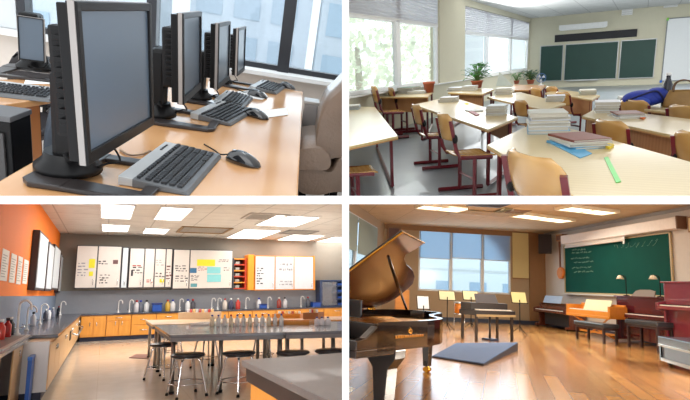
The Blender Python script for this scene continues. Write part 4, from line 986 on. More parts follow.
ltable('tan topped lab table behind the dark ones', [(152, 324.4), (145.5, 320), (262, 317.8), (275, 321.4)], .86, wood('tan_top', (226, 200, 164), (212, 184, 146), .3, .3, (6, 1, 1)), [(.04, .06), (.5, .06), (.96, .06), (.04, .94), (.96, .94)])
ltable('orange brown topped lab table behind, at the right', [(276, 321.3), (263, 317.8), (350, 316), (372, 319)], .86, wood('orange_table_top', (226, 164, 96), (206, 140, 76), .3, .3, (6, 1, 1)), [(.04, .06), (.5, .06), (.04, .94)])
# stools
SEATM = mat('stool_black', (30, 30, 38), .4, coat=.2)
def make_stool(lab, p, rz, s=1):
    t = thing('lab_stool', lab, 'stool', R, p, rz, 'black lab stools', s)
    obj('seat', B().lathe([(.16, .575), (.20, .585), (.215, .60), (.215, .615), (.20, .628), (.0, .632)], n=28), SEATM, t)
    obj('seat_ring', B().tube([(.165*math.cos(k*PI/12), .165*math.sin(k*PI/12), .57) for k in range(24)], .011, 6, True), CHROME, t)
    for k in range(4):
        a = PI/4+k*PI/2; c, s_ = math.cos(a), math.sin(a)
        l = obj('leg', B().tube(smooth_path([(.10*c, .10*s_, .565), (.16*c, .16*s_, .53), (.19*c, .19*s_, .4), (.265*c, .265*s_, .02)], 5), .014, 8), CHROME, t)
        obj('foot', B().cyl((.267*c, .267*s_, 0), (.262*c, .262*s_, .035), .02, 8), BLACK, l)
    obj('foot_ring', B().tube([(.225*math.cos(k*PI/12), .225*math.sin(k*PI/12), .20) for k in range(24)], .010, 6, True), CHROME, t)
    return t
SL = [(188, 355, 7.9, 'black seated chrome stool fully in view below the dark table, leftmost near one'), (239, 353, 7.7, 'black seated chrome stool second along the dark table'), (293, 350, 7.3, 'black seated stool below the joint of the dark tables'), (331, 348, 7.2, 'black seated stool at the right end of the dark tables'),
      (163, 353, 9.7, 'stool tucked at the left end of the dark table'), (206, 349, 10.6, 'farther stool seen between the first two near stools'), (262, 345, 10.6, 'farther stool behind the second near stool'), (172, 347, 12.2, 'stool beneath the tan table at its left end')]
s0 = None
for u, v, y, lab in SL:
    p = R.px(u, v, y=y); q = (p.x, y, 0); s = (1.15, 1.15, .94) if y < 9 else (1.1, 1.1, .96)
    if s0 is None: s0 = make_stool(lab, q, .2, s)
    else: dup(s0, lab, R, q, .2+u*.1, s)
# things on the tables
def onT(u, v, dz=.001): 
    p = R.px(u, v, z=.86); p.z = .86+dz; return p
caps = [BC, BC, WC, RC, BC, KC, BC, BC, RC, BC, WC, BC]
nm = ['leftmost', 'second', 'third', 'fourth', 'fifth', 'sixth', 'seventh', 'eighth', 'ninth', 'tenth', 'eleventh', 'last']
for i in range(12):
    u = 212+i*6.3; p = onT(u, 326.5-.012*i*6)
    bottle('small clear bottle on the dark table, %s from the left of the row' % nm[i] if i else 'small clear bottle leftmost in the row on the dark table', 0, p.y, .86, (222, 222, 222) if i % 3 else (226, 214, 190), caps[i], .042, .21, 'row of small bottles', x=p.x)
for i, (u, lab) in enumerate([(317, 'left one'), (322, 'middle one'), (328, 'right one')]):
    p = onT(u, 325.3); bottle('small navy capped bottle at the right end of the table, '+lab, 0, p.y, .86, (230, 230, 236), (40, 36, 120), .05, .15, 'navy capped bottles', x=p.x)
def rack(lab, u0, u1, v, d, h, m, tubes=0, name='tray', cat='tray', z=.86):
    a, c = R.px(u0, v, z=z), R.px(u1, v, z=z); ang = math.atan2(c.y-a.y, c.x-a.x); w = (c-a).length
    t = thing(name, lab, cat, R, (a.x, a.y, z+.001), ang)
    obj('base', B().b2((0, 0, 0), (w, d, .02), .003), m, t)
    obj('side', B().b2((0, 0, .02), (w, .02, h), .003), m, t); obj('side', B().b2((0, d-.02, .02), (w, d, h), .003), m, t)
    obj('end', B().b2((0, .02, .02), (.02, d-.02, h), .003), m, t); obj('end', B().b2((w-.02, .02, .02), (w, d-.02, h), .003), m, t)
    for k in range(tubes):
        q = obj('tube', B().cyl((0, 0, 0), (0, 0, h*1.3), .03, 8), mat('tube_%d' % (k % 3), [(220, 220, 220), (190, 60, 50), (230, 190, 120)][k % 3], .3), t); q.location = (.1+k*(w-.2)/max(1, tubes-1), d/2, .022)
WDN = wood('tray_wood', (222, 150, 62), (200, 128, 48), .4)
rack('long shallow orange wooden tray on the dark table at the right', 271, 309, 324.8, .35, .07, WDN)
rack('wooden rack of test tubes on the tan table, left one', 178, 210, 319.4, .5, .16, mat('rack_tan', (214, 190, 160), .5), 9, 'tube_rack', 'rack')
rack('orange rack with red tubes on the rear table at the right', 272, 300, 318.2, .4, .10, WDN, 7, 'tube_rack', 'rack')
rack('small brown tray with tubes beyond the navy capped bottles', 303, 318, 319.2, .4, .14, mat('rack_brown', (150, 100, 60), .5), 4, 'tube_rack', 'rack')
rack('flat white tray on the dark table near its left end', 190, 208, 325.5, .5, .04, PAPER)
p0, p1, p2, p3 = [R.px(u, v, z=.003) for u, v in [(129, 358), (136, 354.5), (152, 354.5), (150, 359)]]
single('floor_mat', B().poly([p-p0 for p in (p0, p1, p2, p3)], (0, 0, .01)), mat('mat_brown', (120, 84, 72), .9), 'small brown mat on the cream floor left of the stools', 'mat', R, tuple(p0))
# island in the near right corner
ix, iy = .98, 3.93; IZ = .95
t = thing('island_counter', 'grey topped oak island in the bottom right corner of the lab', 'counter', R, (ix, iy, 0))
obj('worktop', B().b2((0, -2.6, IZ-.045), (3.4, 0, IZ), .008), mat('island_top', (112, 108, 106), .5, var=.1, sc=30, coat=.05), t)
obj('top_frame', B().b2((.03, -2.55, IZ-.15), (3.3, -.03, IZ-.046)), mat('island_band', (58, 48, 44), .5), t)
obj('body', B().b2((.06, -2.5, .1), (3.2, -.06, IZ-.151)), OAK, t)
obj('plinth', B().b2((.1, -2.45, 0), (3.1, -.1, .099)), KICK, t)
# ================================================================== ROOM 4: music room, lower right
PYAW = -47; PS = (1.25, 1.55, .92); LIDA = 38
R = Q4; YB = 21.0; XR_ = 11.2; ZC = 3.97; XL_ = 4.0
pv = R.M.transposed() @ V3(((500-345)/F, 1, (200-291)/F)); plank = math.atan2(pv.y, pv.x)
struct('floor', B().b2((-8, 2, -.08), (XR_, YB, 0)), grid('oak_planks', (232, 176, 106), (150, 98, 52), 2.6, .22, .008, .22, .5, (182, 122, 64), (0, 0, -plank), coat=.5, spec=.6), R, 'glossy oak plank floor of the music room')
TANC = grid('music_ceiling', (206, 186, 156), (180, 160, 130), 1.4, 1.4, .015, .85)
struct('ceiling', B().b2((-8, 2, ZC), (XR_+.2, YB+.2, ZC+.1)), TANC, R, 'tan tiled music room ceiling')
GRW = mat('music_grey_wall', (196, 190, 184), .8, var=.04)
struct('wall_right', B().b2((XR_, 2, 0), (XR_+.2, YB+.2, ZC)), GRW, R, 'pale grey music room wall carrying the chalkboard')
BRW = mat('brown_wall', (134, 100, 66), .6, var=.06); TANP = mat('tan_panel', (158, 138, 112), .7, var=.06)
WX = [R.px(u, 262, y=YB).x for u in (418.5, 451, 482.5, 510.5)]; wz0 = R.px(465, 292.5, y=YB).z; wz1 = R.px(465, 229, y=YB).z
b = B().b2((XL_-.02, YB, 0), (XR_, YB+.2, wz0)).b2((XL_-.02, YB, wz1), (XR_, YB+.2, ZC)).b2((XL_-.02, YB, wz0), (WX[0], YB+.2, wz1)).b2((WX[3], YB, wz0), (XR_, YB+.2, wz1))
struct('wall_back', b, TANP, R, 'tan wall around the three music room windows')
struct('trim_1', B().b2((XL_, YB-.04, ZC-.22), (XR_, YB, ZC)).b2((R.px(529, 280, y=YB).x, YB-.05, 0), (XR_, YB, ZC)), BRW, R, 'brown trim along the top and right end of the window wall')
struct('baseboard_back', B().b2((XL_, YB-.06, 0), (XR_, YB-.001, .16)), mat('navy_base', (44, 54, 74), .5), R, 'dark skirting under the windows')
struct('baseboard_right', B().b2((XR_-.04, 4, 0), (XR_-.001, YB-.06, .16)), mat('navy_base', (44, 54, 74), .5), R, 'dark skirting along the right wall')
struct('trim_2', B().b2((XR_-.05, 4, ZC-.10), (XR_-.001, YB-.06, ZC)), mat('grey_trim', (150, 146, 142), .6), R, 'grey trim under the ceiling on the right wall')
MF = mat('pale_mullion', (206, 214, 220), .4)
SHC = sheer('blue_grey_shade', (170, 188, 206), .55)
shb = [R.px(u, v, y=YB).z for u, v in ((435, 259), (467, 259), (497, 261))]
for i in range(3):
    a, c = WX[i], WX[i+1]
    w = struct('window_%d' % (i+1), B().b2((a, YB+.06, wz0), (c, YB+.07, wz1)), glass('music_glass', (214, 228, 238), .015, .15), R, 'tall music room window, %s of three' % ['left', 'middle', 'right'][i])
    f = .07
    obj('window_frame', B().b2((a, YB, wz0), (a+f, YB+.12, wz1)).b2((c-f, YB, wz0), (c, YB+.12, wz1)).b2((a, YB, wz0), (c, YB+.12, wz0+f)).b2((a, YB, wz1-f), (c, YB+.12, wz1)), MF, w)
    t = thing('roller_blind', 'blue grey roller shade half way down the %s of the three windows' % ['left', 'middle', 'right'][i], 'shade', R, (a, YB-.03, shb[i]), 0, 'shades on the three windows')
    obj('cloth', B().b2((.03, 0, .03), (c-a-.03, .006, wz1-shb[i])), SHC, t); obj('hem_bar', B().b2((.03, -.01, 0), (c-a-.03, .015, .035)), MF, t)
x0, x1, z0, z1 = R.RY(512.5, 233, 528.5, 278, YB-.06)
t = thing('wall_blind', 'closed cream blind right of the three windows', 'blind', R, (x0, YB-.07, z0))
obj('cloth', B().b2((0, 0, 0), (x1-x0, .01, z1-z0)), mat('cream_blind', (196, 182, 132), .8, var=.03), t); obj('hem_bar', B().b2((0, -.015, -.04), (x1-x0, .02, .0)), BRW, t)
x0, x1, z0, z1 = R.RY(387, 227, 400, 262, YB-.03)
t = thing('wall_cupboard', 'dark brown panel at the left end of the window wall', 'panel', R, (x0, YB-.05, z0))
obj('panel', B().b2((.04, 0, .04), (x1-x0-.04, .04, z1-z0-.04)), mat('dark_panel', (84, 54, 50), .5), t)
obj('frame', B().b2((0, -.02, 0), (.06, .04, z1-z0)).b2((x1-x0-.06, -.02, 0), (x1-x0, .04, z1-z0)).b2((0, -.02, z1-z0-.05), (x1-x0, .04, z1-z0)), mat('frame_brown', (120, 90, 60), .5), t)
# angled bay wall at the left with shaded windows
pA = V3((XL_, YB, 0)); q = R.px(352, 201.5, z=ZC); q.z = 0; dv = (q-pA).normalized(); Lw = 9.0
nv = V3((-dv.y, dv.x, 0)); nv = nv if nv.x < 0 else -nv
def bay(b, s0, s1, z0, z1, t0=0, t1=.2):
    P = [pA+dv*s0+nv*t0, pA+dv*s1+nv*t0, pA+dv*s1+nv*t1, pA+dv*s0+nv*t1]; b.poly([(p.x, p.y, z0) for p in P], (0, 0, z1-z0)); return b
def bs(u, v=240):      # distance along the bay wall at picture column u
    d = R.M.transposed() @ V3(((u-345)/F, 1, (200-v)/F)); k = nv.dot(pA-R.o)/nv.dot(d); return (R.o+d*k-pA).dot(dv), (R.o+d*k).z
s1, s2 = bs(377)[0], bs(357)[0]; zb0 = bs(366, 292)[1]; zt0 = ZC-.35
b = B(); bay(b, 0, s1, 0, ZC); bay(b, s1, Lw, 0, zb0); bay(b, s1, Lw, zt0, ZC)
struct('wall_left', b, TANP, R, 'angled left wall of the music room'); 
b = B(); bay(b, s1, Lw, zb0, zt0, .08, .09); w = struct('window_4', b, glass('music_glass', (214, 228, 238), .015, .15), R, 'shaded window in the angled left wall')
b = B()
for s in (s1, s2, s2+(s2-s1)): bay(b, s, s+.10, zb0, zt0, 0, .12)
bay(b, s1, Lw, zt0-.08, zt0, 0, .12); obj('window_frame', b, MF, w)
for i, (a, c, vv, lab) in enumerate([(s1+.12, s2-.04, 256, 'grey shade on the angled left wall, nearer the corner'), (s2+.12, s2+(s2-s1)-.04, 250, 'grey shade on the angled left wall at the left edge')]):
    zz = bs(366 if i == 0 else 351, vv)[1]; b = B(); bay(b, a, c, zz, zt0-.06, -.04, -.03)
    single('roller_blind', b, sheer('bay_shade', (170, 186, 184), .4), lab, 'shade', R, (0, 0, 0), 0, 'shades on the angled wall')
# outside: white building
for i, (x0, x1, y, z1_, lab) in enumerate([(2, 17.5, 34, 3.9, 'white building seen through the three music room windows'), (-16, -2, 37, 5, 'pale building seen through the angled left windows')]):
    t = thing('neighbour_building', lab, 'building', R, (x0, y, -5), 0)
    obj('facade', B().b2((0, 0, 0), (x1-x0, 4, z1_+5)), mat('white_facade', (240, 236, 228), .8, var=.03), t)
    k = 1.0
    while k < x1-x0-1.5:
        wv = obj('window', B().b2((k, -.05, 5.3), (k+1.2, .02, 6.9)), mat('facade_glass', (176, 190, 200), .3), t)
        obj('window_sill', B().b2((k-.1, -.12, 5.2), (k+1.3, .02, 5.3)), mat('facade_trim', (220, 214, 204), .7), wv); k += 2.4
    obj('cornice', B().b2((-.1, -.25, z1_+4.8), (x1-x0+.1, .1, z1_+5.1)).b2((0, -.06, 7.6), (x1-x0, .02, 7.75)), mat('facade_trim', (220, 214, 204), .7), t)
# ceiling lamps
ML = lamp_mat('music_lamp', (255, 250, 226), 2.2)
for i, (u0, v0, u1, v1, dy, lab) in enumerate([(524, 213.5, 574, 220, 1.2, 'long fluorescent fitting in the tan ceiling, middle one'), (572, 206, 618, 211.5, 1.1, 'long fluorescent fitting at the top right of the tan ceiling'), (424, 204.5, 466, 208.5, 1.0, 'fluorescent fitting at the top left of the tan ceiling')]):
    a, c = R.px(u0, v0, z=ZC-.05), R.px(u1, v1, z=ZC-.05); ang = math.atan2(c.y-a.y, c.x-a.x); w = (c-a).length
    t = thing('fluorescent_light', lab, 'ceiling light', R, (a.x, a.y, ZC-.10), ang, 'fluorescent ceiling lights')
    obj('housing', B().b2((0, -.05, .0), (w, .0, .095)).b2((0, .62, 0), (w, .67, .095)).b2((-.04, -.05, 0), (0, .67, .095)).b2((w, -.05, 0), (w+.04, .67, .095)).b2((w/2-.03, 0, 0), (w/2+.03, .62, .095)), mat('fitting_cream', (226, 216, 190), .5), t)
    obj('diffuser', B().b2((.01, 0, .02), (w-.01, .62, .08)), ML, t)
for u, v, w, d, c, lab in [(488, 204.7, 1.1, .8, (50, 36, 34), 'dark square fitting at the top edge of the tan ceiling'), (480, 213.5, 2.0, .9, (180, 164, 138), 'wide tan air vent in the ceiling'), (518, 211.5, .6, .7, (130, 104, 76), 'small brown ceiling fitting beside the middle fluorescent light'), (503, 210.3, .25, .9, (120, 110, 60), 'narrow olive ceiling fitting left of the small brown one')]:
    p = R.px(u, v, z=ZC-.03); t = thing('ceiling_vent', lab, 'vent', R, (p.x, p.y, ZC-.045), 0, 'fittings in the tan ceiling')
    m = mat('cv_%d' % c[0], c, .6); obj('frame', B().b2((-w/2, -d/2, 0), (w/2, d/2, .02)), m, t)
    b = B()
    for k in range(5): b.b2((-w/2+.04, -d/2+.06+k*(d-.12)/5, -.012), (w/2-.04, -d/2+.10+k*(d-.12)/5, .001))
    obj('louvres', b, m, t)

# ---- right wall: chalkboard, screen, speaker, banjo
def wx(u, v, x): return R.px(u, v, x=x)
xb = XR_-.02
ya, yb2 = wx(565, 270, xb).y, wx(673.5, 265, xb).y; zl = (wx(565, 294.5, xb).z+wx(673, 295.5, xb).z)/2; zh = (wx(565, 247, xb).z+wx(673, 229, xb).z)/2
t = thing('chalkboard', 'large green chalkboard with faint chalk writing on the music room wall', 'chalkboard', R, (xb, yb2, zl)); Lb_, H = ya-yb2, zh-zl
GB2 = mat('teal_chalkboard', (10, 70, 62), .8, var=.22, sc=1.2, spec=.15)
obj('board_panel', B().b2((-.02, .05, .05), (0, Lb_-.05, H-.05)), GB2, t)
FRM = mat('board_frame_tan', (170, 150, 110), .5)
obj('frame', B().b2((-.05, 0, 0), (.0, .06, H)).b2((-.05, Lb_-.06, 0), (0, Lb_, H)).b2((-.05, 0, 0), (0, Lb_, .05)).b2((-.05, 0, H-.05), (0, Lb_, H)), FRM, t)
obj('chalk_tray', B().b2((-.18, .1, -.05), (0, Lb_-.1, 0), .005), mat('tray_pale', (196, 196, 190), .5), t)
rn = random.Random(11); b = B()
def cz(u, v): 
    p = wx(u, v, xb-.025); return V3((-.024, p.y-yb2, p.z-zl))
for (u0, u1, v, dv_) in [(572, 586, 250, -.7), (572, 592, 253, -1), (571, 590, 258.5, -1), (574, 594, 262.5, -1.2), (572, 592, 268, -1), (574, 594, 272, -1)]:
    P = []; n = 46
    for k in range(n):
        f = k/(n-1); P.append(cz(u0+(u1-u0)*f, v+dv_*f+(rn.uniform(-1.0, 1.0) if rn.random() > .15 else 0)))
    for k in range(n-1):
        if k % 9 < 7: b.tube([P[k], P[k+1]], .009, 4)
for k in range(8):
    c = cz(616+k*5.6, 246.5-.6*k); b.tube([c+V3((0, .13*math.cos(a*PI/4+k)*rn.uniform(.5, 1.2), .10*math.sin(a*PI/4+k*.7)*rn.uniform(.5, 1.2))) for a in range(6)], .005, 4)
obj('chalk_writing', b, mat('chalk', (120, 160, 142), .9), t)
# projector screen housing
P = [wx(561, 241, XR_-.3), wx(676.5, 221, XR_-.3)]; zc = (P[0].z+P[1].z)/2
t = thing('projector_screen', 'long white rolled up projector screen above the green chalkboard', 'projector screen', R, (XR_-.3, P[1].y, zc)); l = P[0].y-P[1].y
obj('housing', B().b2((-.02, 0, -.17), (.26, l, .17), .03), mat('screen_white', (226, 218, 212), .5), t)
obj('end_cap', B().b2((-.04, -.05, -.19), (.28, .0, .19), .02), mat('screen_cap', (110, 80, 60), .5), t)
obj('bottom_bar', B().tube([(.1, l*.40, -.30), (.1, l*.98, -.30)], .035, 8), mat('screen_white', (226, 218, 212), .5), t)
obj('cloth', B().b2((.1, l*.40, -.30), (.11, l*.98, -.15)), mat('screen_cloth', (214, 206, 196), .7), t)
obj('pull_bracket', B().b2((.09, l*.40-.03, -.42), (.12, l*.40+.03, -.15)), WHITE, t)
# speaker on the corner
p = R.px(545, 244, y=YB-.9)
t = thing('wall_speaker', 'black loudspeaker hung high in the corner by the blind', 'speaker', R, tuple(p), math.radians(-28)); 
hw = .26; hh = .40
obj('cabinet', B().box((0, 0, 0), (hw*2, .4, hh*2), 0, .02), mat('speaker_black', (30, 24, 26), .6), t)
obj('grille', B().b2((-hw+.03, -.215, -hh+.04), (hw-.03, -.199, hh-.04), .006), mat('grille_dark', (46, 38, 40), .9, bump=.5, bsc=200), t)
obj('bracket', B().tube([(0, .18, 0), (.1, .5, .05), (.2, .62, .05)], .03, 6), BLACK, t)
def wallbox(name, lab, cat, u0, v0, u1, v1, d, m, m2):
    y1, y0, z0, z1 = R.RX(u0, v0, u1, v1, XR_-d); t = thing(name, lab, cat, R, (XR_-d, y0, z0))
    obj('body', B().b2((0, 0, 0), (d-.003, y1-y0, z1-z0), .01), m, t); obj('front', B().b2((-.01, .05, .04), (.001, y1-y0-.05, z1-z0-.04)), m2, t); return t
wallbox('wall_shelf', 'small brass brown wall rack left of the projector screen', 'rack', 556, 234.5, 562, 241, .25, mat('rack_wood', (160, 110, 60), .5), mat('rack_dark', (96, 60, 40), .6))
wallbox('wall_clock_case', 'wooden box on the wall at the right edge above the pianos', 'wall box', 687.5, 216, 698, 232, .2, mat('clock_wood', (140, 96, 56), .5), mat('clock_face', (190, 170, 130), .6))
# banjo
p = wx(561, 273, XR_-.12)
t = thing('banjo', 'small orange banjo hanging on the wall left of the chalkboard', 'banjo', R, tuple(p), -PI/2)
s = .24
obj('body', B().lathe([(s*.9, -.05), (s, -.04), (s, .04), (s*.9, .05)], M=Matrix.Rotation(PI/2, 3, 'X')), mat('banjo_orange', (206, 116, 46), .35), t)
obj('skin', B().lathe([(s*.8, .0), (s*.8, .02)], (0, -.05, 0), M=Matrix.Rotation(PI/2, 3, 'X')), mat('banjo_skin', (190, 120, 66), .5), t)
obj('neck', B().b2((-.035, -.05, s*.9), (.035, -.01, 1.05)), mat('banjo_neck', (110, 66, 40), .4), t)
obj('headstock', B().b2((-.06, -.05, 1.05), (.06, -.01, 1.28), .01), mat('banjo_neck', (110, 66, 40), .4), t)

# ---- grand piano
BP = mat('piano_black', (16, 8, 9), .12, coat=.7, var=.05); UB = wood('piano_inner_brown', (112, 58, 38), (60, 26, 24), .2, .8, (2, 2, 2), 2, .8); GOLD = mat('gold_iron', (196, 150, 80), .35, .7)
yaw = math.radians(PYAW); SX, SY, SZ = PS
lp = R.px(385, 410, z=0); ca, sa = math.cos(yaw), math.sin(yaw)
o = V3((lp.x-(ca*.6*SX-sa*.28*SY), lp.y-(sa*.6*SX+ca*.28*SY), 0))
t = thing('grand_piano', 'glossy black grand piano with raised lid at the left of the music room', 'piano', R, tuple(o), yaw, None, PS)
OUT = [(-.75, .0), (.75, .0), (.75, .62)]+[(.75-.02-.0-.33*(1-math.cos(a*PI/12)) , .62+.55*math.sin(a*PI/12)) for a in range(1, 6)]+[(.36, 1.25), (.22, 1.42), (.12, 1.62), (.04, 1.84), (-.12, 2.0), (-.35, 2.06), (-.56, 2.02), (-.70, 1.88), (-.75, 1.7)]
def ring(z0, z1, th=.045, pts=OUT, skip=0):
    b = B(); n = len(pts); c = V3((0, .8, 0)); ins = []
    for i in range(n):
        p = V3((*pts[i], 0)); a = V3((*pts[i-1], 0)); d = V3((*pts[(i+1) % n], 0)); tdir = (d-a).normalized(); nn = V3((-tdir.y, tdir.x, 0)); ins.append(p+nn*th)
    for i in range(skip, n-0):
        p, q = pts[i], pts[(i+1) % n]; P, Q = ins[i], ins[(i+1) % n]
        vs = [b.bm.verts.new(v) for v in ((p[0], p[1], z0), (q[0], q[1], z0), (Q.x, Q.y, z0), (P.x, P.y, z0), (p[0], p[1], z1), (q[0], q[1], z1), (Q.x, Q.y, z1), (P.x, P.y, z1))]
        for f in ((0, 1, 2, 3), (7, 6, 5, 4), (0, 4, 5, 1), (1, 5, 6, 2), (2, 6, 7, 3), (3, 7, 4, 0)):
            b.bm.faces.new([vs[k] for k in f])
    bmesh.ops.recalc_face_normals(b.bm, faces=b.bm.faces[:]); return b
obj('rim', ring(.70, 1.02, skip=1), BP, t)
obj('bottom_board', B().poly([(x*.97, y, .70) for x, y in OUT], (0, 0, .03)), BP, t)
pl = obj('soundboard', B().poly([(x*.92, y*.97+.2 if y < .1 else y*.97, .86) for x, y in OUT], (0, 0, .02)), GOLD, t)
b = B()
for k in range(26): b.tube([(-.66+k*.05, .38, .90), (-.66+k*.05-.1, min(1.85-.045*k, 1.8)-.0, .90)], .003, 4)
obj('strings', b, BRASS, pl)
obj('keybed', B().b2((-.75, -.22, .66), (.75, .22, .74), .01), BP, t)
for sx in (-1, 1): obj('cheek_arm', B().poly([(sx*.75, -.22, .74), (sx*.75, .22, .74), (sx*.75, .22, 1.0), (sx*.75, .0, .98), (sx*.75, -.12, .86), (sx*.75, -.22, .84)], (-sx*.07, 0, 0), .01), BP, t)
obj('fallboard', B().b2((-.68, .04, .80), (.68, .08, 1.0), .01), BP, t)
KW = mat('ivory', (236, 232, 222), .3)
b = B()
for k in range(52): b.b2((-.675+k*.026, -.13, .745), (-.675+k*.026+.0245, .05, .77))
obj('white_keys', b, KW, t)
b = B()
for k in range(51):
    if k % 7 not in (2, 6): b.b2((-.675+k*.026+.018, -.05, .77), (-.675+k*.026+.033, .05, .785))
obj('black_keys', b, BLACK, t)
obj('music_desk', B().b2((-.35, .22, 1.02), (.35, .245, 1.24), .01), BP, t)
# lid, hinged along the far side, its outline measured on the tilted lid plane
th = math.radians(LIDA); hx = -.75
MT = Matrix.Translation(o) @ Matrix.Rotation(yaw, 4, 'Z') @ Matrix.Diagonal((SX, SY, SZ, 1)); MI = MT.inverted()
def LD(x, y, dz=0): 
    d = x-hx; return V3((hx+d*math.cos(th)-dz*math.sin(th), y, 1.03+d*math.sin(th)+dz*math.cos(th)))
g0, g1, g2 = [MT @ LD(*q) for q in ((hx, 0), (.5, 0), (hx, 1))]; gn = (g1-g0).cross(g2-g0).normalized()
def lidp(u, v):
    d = R.M.transposed() @ V3(((u-345)/F, 1, (200-v)/F)); return MI @ (R.o+d*(gn.dot(g0-R.o)/gn.dot(d)))
OL = [(322, 291), (403, 232), (424, 243), (417, 248), (406, 254), (404, 259), (407, 265), (413, 271), (415, 277), (413, 284), (407, 290), (397, 298), (386, 304), (370, 309), (350, 312), (322, 313)]
LP_ = [lidp(*q) for q in OL]
up = (LD(0, 0, .03)-LD(0, 0, 0))
obj('lid', B().poly([p+up*.2 for p in LP_], up), BP, t)
cL = sum(LP_, V3())/len(LP_)
l = obj('lid_underside', B().poly([p.lerp(cL, .02) for p in LP_], up*.19), UB, t)
b = B().tube([LP_[0], LP_[1], LP_[2]], .013, 6); obj('gilt_edge', b, BRASS, l)
pr = lidp(388, 256)
q = MI @ R.px(407, 311, z=1.0*SZ)
obj('lid_prop', B().tube([V3((.50, .95, 1.0)) if 0 else q, pr], .016, 6), BP, t)
for sy in (.25, 1.5): obj('hinge', B().box((hx, sy, 1.03), (.03, .12, .03)), BRASS, t)
def pleg(x, y, n):
    w = n
    l = obj('leg', B().poly([(x-w, y, .70), (x+w, y, .70), (x+w*.95, y, .60), (x+w*.5, y, .48), (x+w*.34, y, .10), (x-w*.34, y, .10), (x-w*.5, y, .48), (x-w*.95, y, .60)], (0, w*.8, 0), .006), BP, t)
    obj('caster', B().cyl((x, y+w*.1, .045), (x, y+w*.7, .045), .045, 12).cyl((x, y+w*.4, .05), (x, y+w*.4, .12), .028, 8), BRASS, l)
pleg(.6, .2, .16); pleg(-.6, .2, .16); tl = MI @ R.px(427, 372, z=0); pleg(tl.x, tl.y-.04, .10)
obj('pedal_lyre', B().b2((-.10, .3, .12), (-.07, .34, .70)).b2((.07, .3, .12), (.10, .34, .70)).b2((-.14, .26, .08), (.14, .38, .14)), BP, t)
for k in (-1, 0, 1): obj('pedal', B().b2((k*.07-.018, .16, .06), (k*.07+.018, .30, .075), .004), BRASS, t)
# gilt marks on the rim side: a small emblem and a line of lettering
def rimpt(s, z): return V3((.756, .0+s, z))
b = B(); rn = random.Random(5)
x = .20
while x < .56:
    w = rn.uniform(.012, .026); b.b2((.751, x, .835), (.757, x+w, .835+rn.uniform(.022, .036))); x += w+.008
obj('rim_lettering', b, BRASS, t)
b = B(); b.tube([(.757, .38+.022*math.cos(a*PI/5), .905+.022*math.sin(a*PI/5)) for a in range(10)], .004, 5, True); b.b2((.751, .375, .885), (.757, .385, .95)); b.b2((.751, .36, .925), (.757, .40, .931))
obj('rim_emblem', b, BRASS, t)

# ---- carpeted ramp
P = [R.px(432, 357.5, z=.0), R.px(483.5, 366, z=.0), R.px(518, 350.5, z=.0), R.px(456, 345.5, z=0)]
H_ = [.02, .03, .17, .05]; o = P[0]
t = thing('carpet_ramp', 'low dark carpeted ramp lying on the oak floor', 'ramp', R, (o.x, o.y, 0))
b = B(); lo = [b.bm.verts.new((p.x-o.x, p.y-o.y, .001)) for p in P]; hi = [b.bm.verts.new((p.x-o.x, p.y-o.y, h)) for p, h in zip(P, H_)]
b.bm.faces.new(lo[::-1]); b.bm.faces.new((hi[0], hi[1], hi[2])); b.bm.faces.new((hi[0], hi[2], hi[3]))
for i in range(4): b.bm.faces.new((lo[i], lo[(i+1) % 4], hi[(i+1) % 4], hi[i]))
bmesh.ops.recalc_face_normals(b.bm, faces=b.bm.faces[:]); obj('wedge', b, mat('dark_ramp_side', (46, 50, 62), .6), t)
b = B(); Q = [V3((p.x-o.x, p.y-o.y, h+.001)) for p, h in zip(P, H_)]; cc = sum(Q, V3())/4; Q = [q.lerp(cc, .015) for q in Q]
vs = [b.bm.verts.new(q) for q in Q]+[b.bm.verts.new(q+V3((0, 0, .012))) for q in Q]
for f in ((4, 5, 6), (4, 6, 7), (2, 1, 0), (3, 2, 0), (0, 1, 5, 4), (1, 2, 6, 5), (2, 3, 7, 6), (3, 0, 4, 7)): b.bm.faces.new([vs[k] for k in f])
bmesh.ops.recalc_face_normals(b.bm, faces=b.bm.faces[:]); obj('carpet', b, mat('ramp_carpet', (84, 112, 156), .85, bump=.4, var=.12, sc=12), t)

# ---- electric organ on legs
a, c = R.px(476, 341.5, z=0), R.px(513.5, 341.5, z=0); ang = math.atan2(c.y-a.y, c.x-a.x); w = (c-a).length; yy = a.y
sc_ = (R.px(476, 309, y=a.y).z)
t = thing('electric_organ', 'black electric organ on four thin legs in front of the windows', 'organ', R, (a.x, a.y, 0), ang); H = sc_
DKW = mat('organ_black', (38, 32, 32), .4, coat=.2); 
for x in (.03, w-.03):
    for y in (.03, .62): obj('leg', B().b2((x-.03, y-.03, 0), (x+.03, y+.03, H-.16), .004), mat('organ_leg', (48, 36, 30), .4), t)
obj('body', B().b2((-.03, -.05, H-.17), (w+.03, .70, H-.03), .01), DKW, t)
obj('front_rail', B().b2((-.03, -.08, H-.19), (w+.03, -.05, H-.13)), mat('organ_rail', (170, 150, 110), .4), t)
b = B()
for k in range(36): b.b2((.08+k*(w-.16)/36, -.03, H-.03), (.08+(k+.92)*(w-.16)/36, .16, H-.005))
obj('white_keys', b, KW, t)
obj('upper_console', B().b2((0, .22, H-.03), (w, .68, H+.16), .01), DKW, t)
obj('music_rest', B().poly([(w*.2, .3, H+.16), (w*.8, .3, H+.16), (w*.78, .42, H+.40), (w*.22, .42, H+.40)], (0, .03, 0)), mat('rest_grey', (84, 84, 90), .4), t)
obj('pedal_post', B().cyl((w*.56, .3, .04), (w*.56, .3, H-.17), .03, 8), mat('organ_post', (70, 70, 76), .3, .5), t)
obj('pedal_plate', B().b2((w*.44, .12, .0), (w*.68, .46, .05), .01), mat('organ_plate', (44, 60, 90), .4), t)
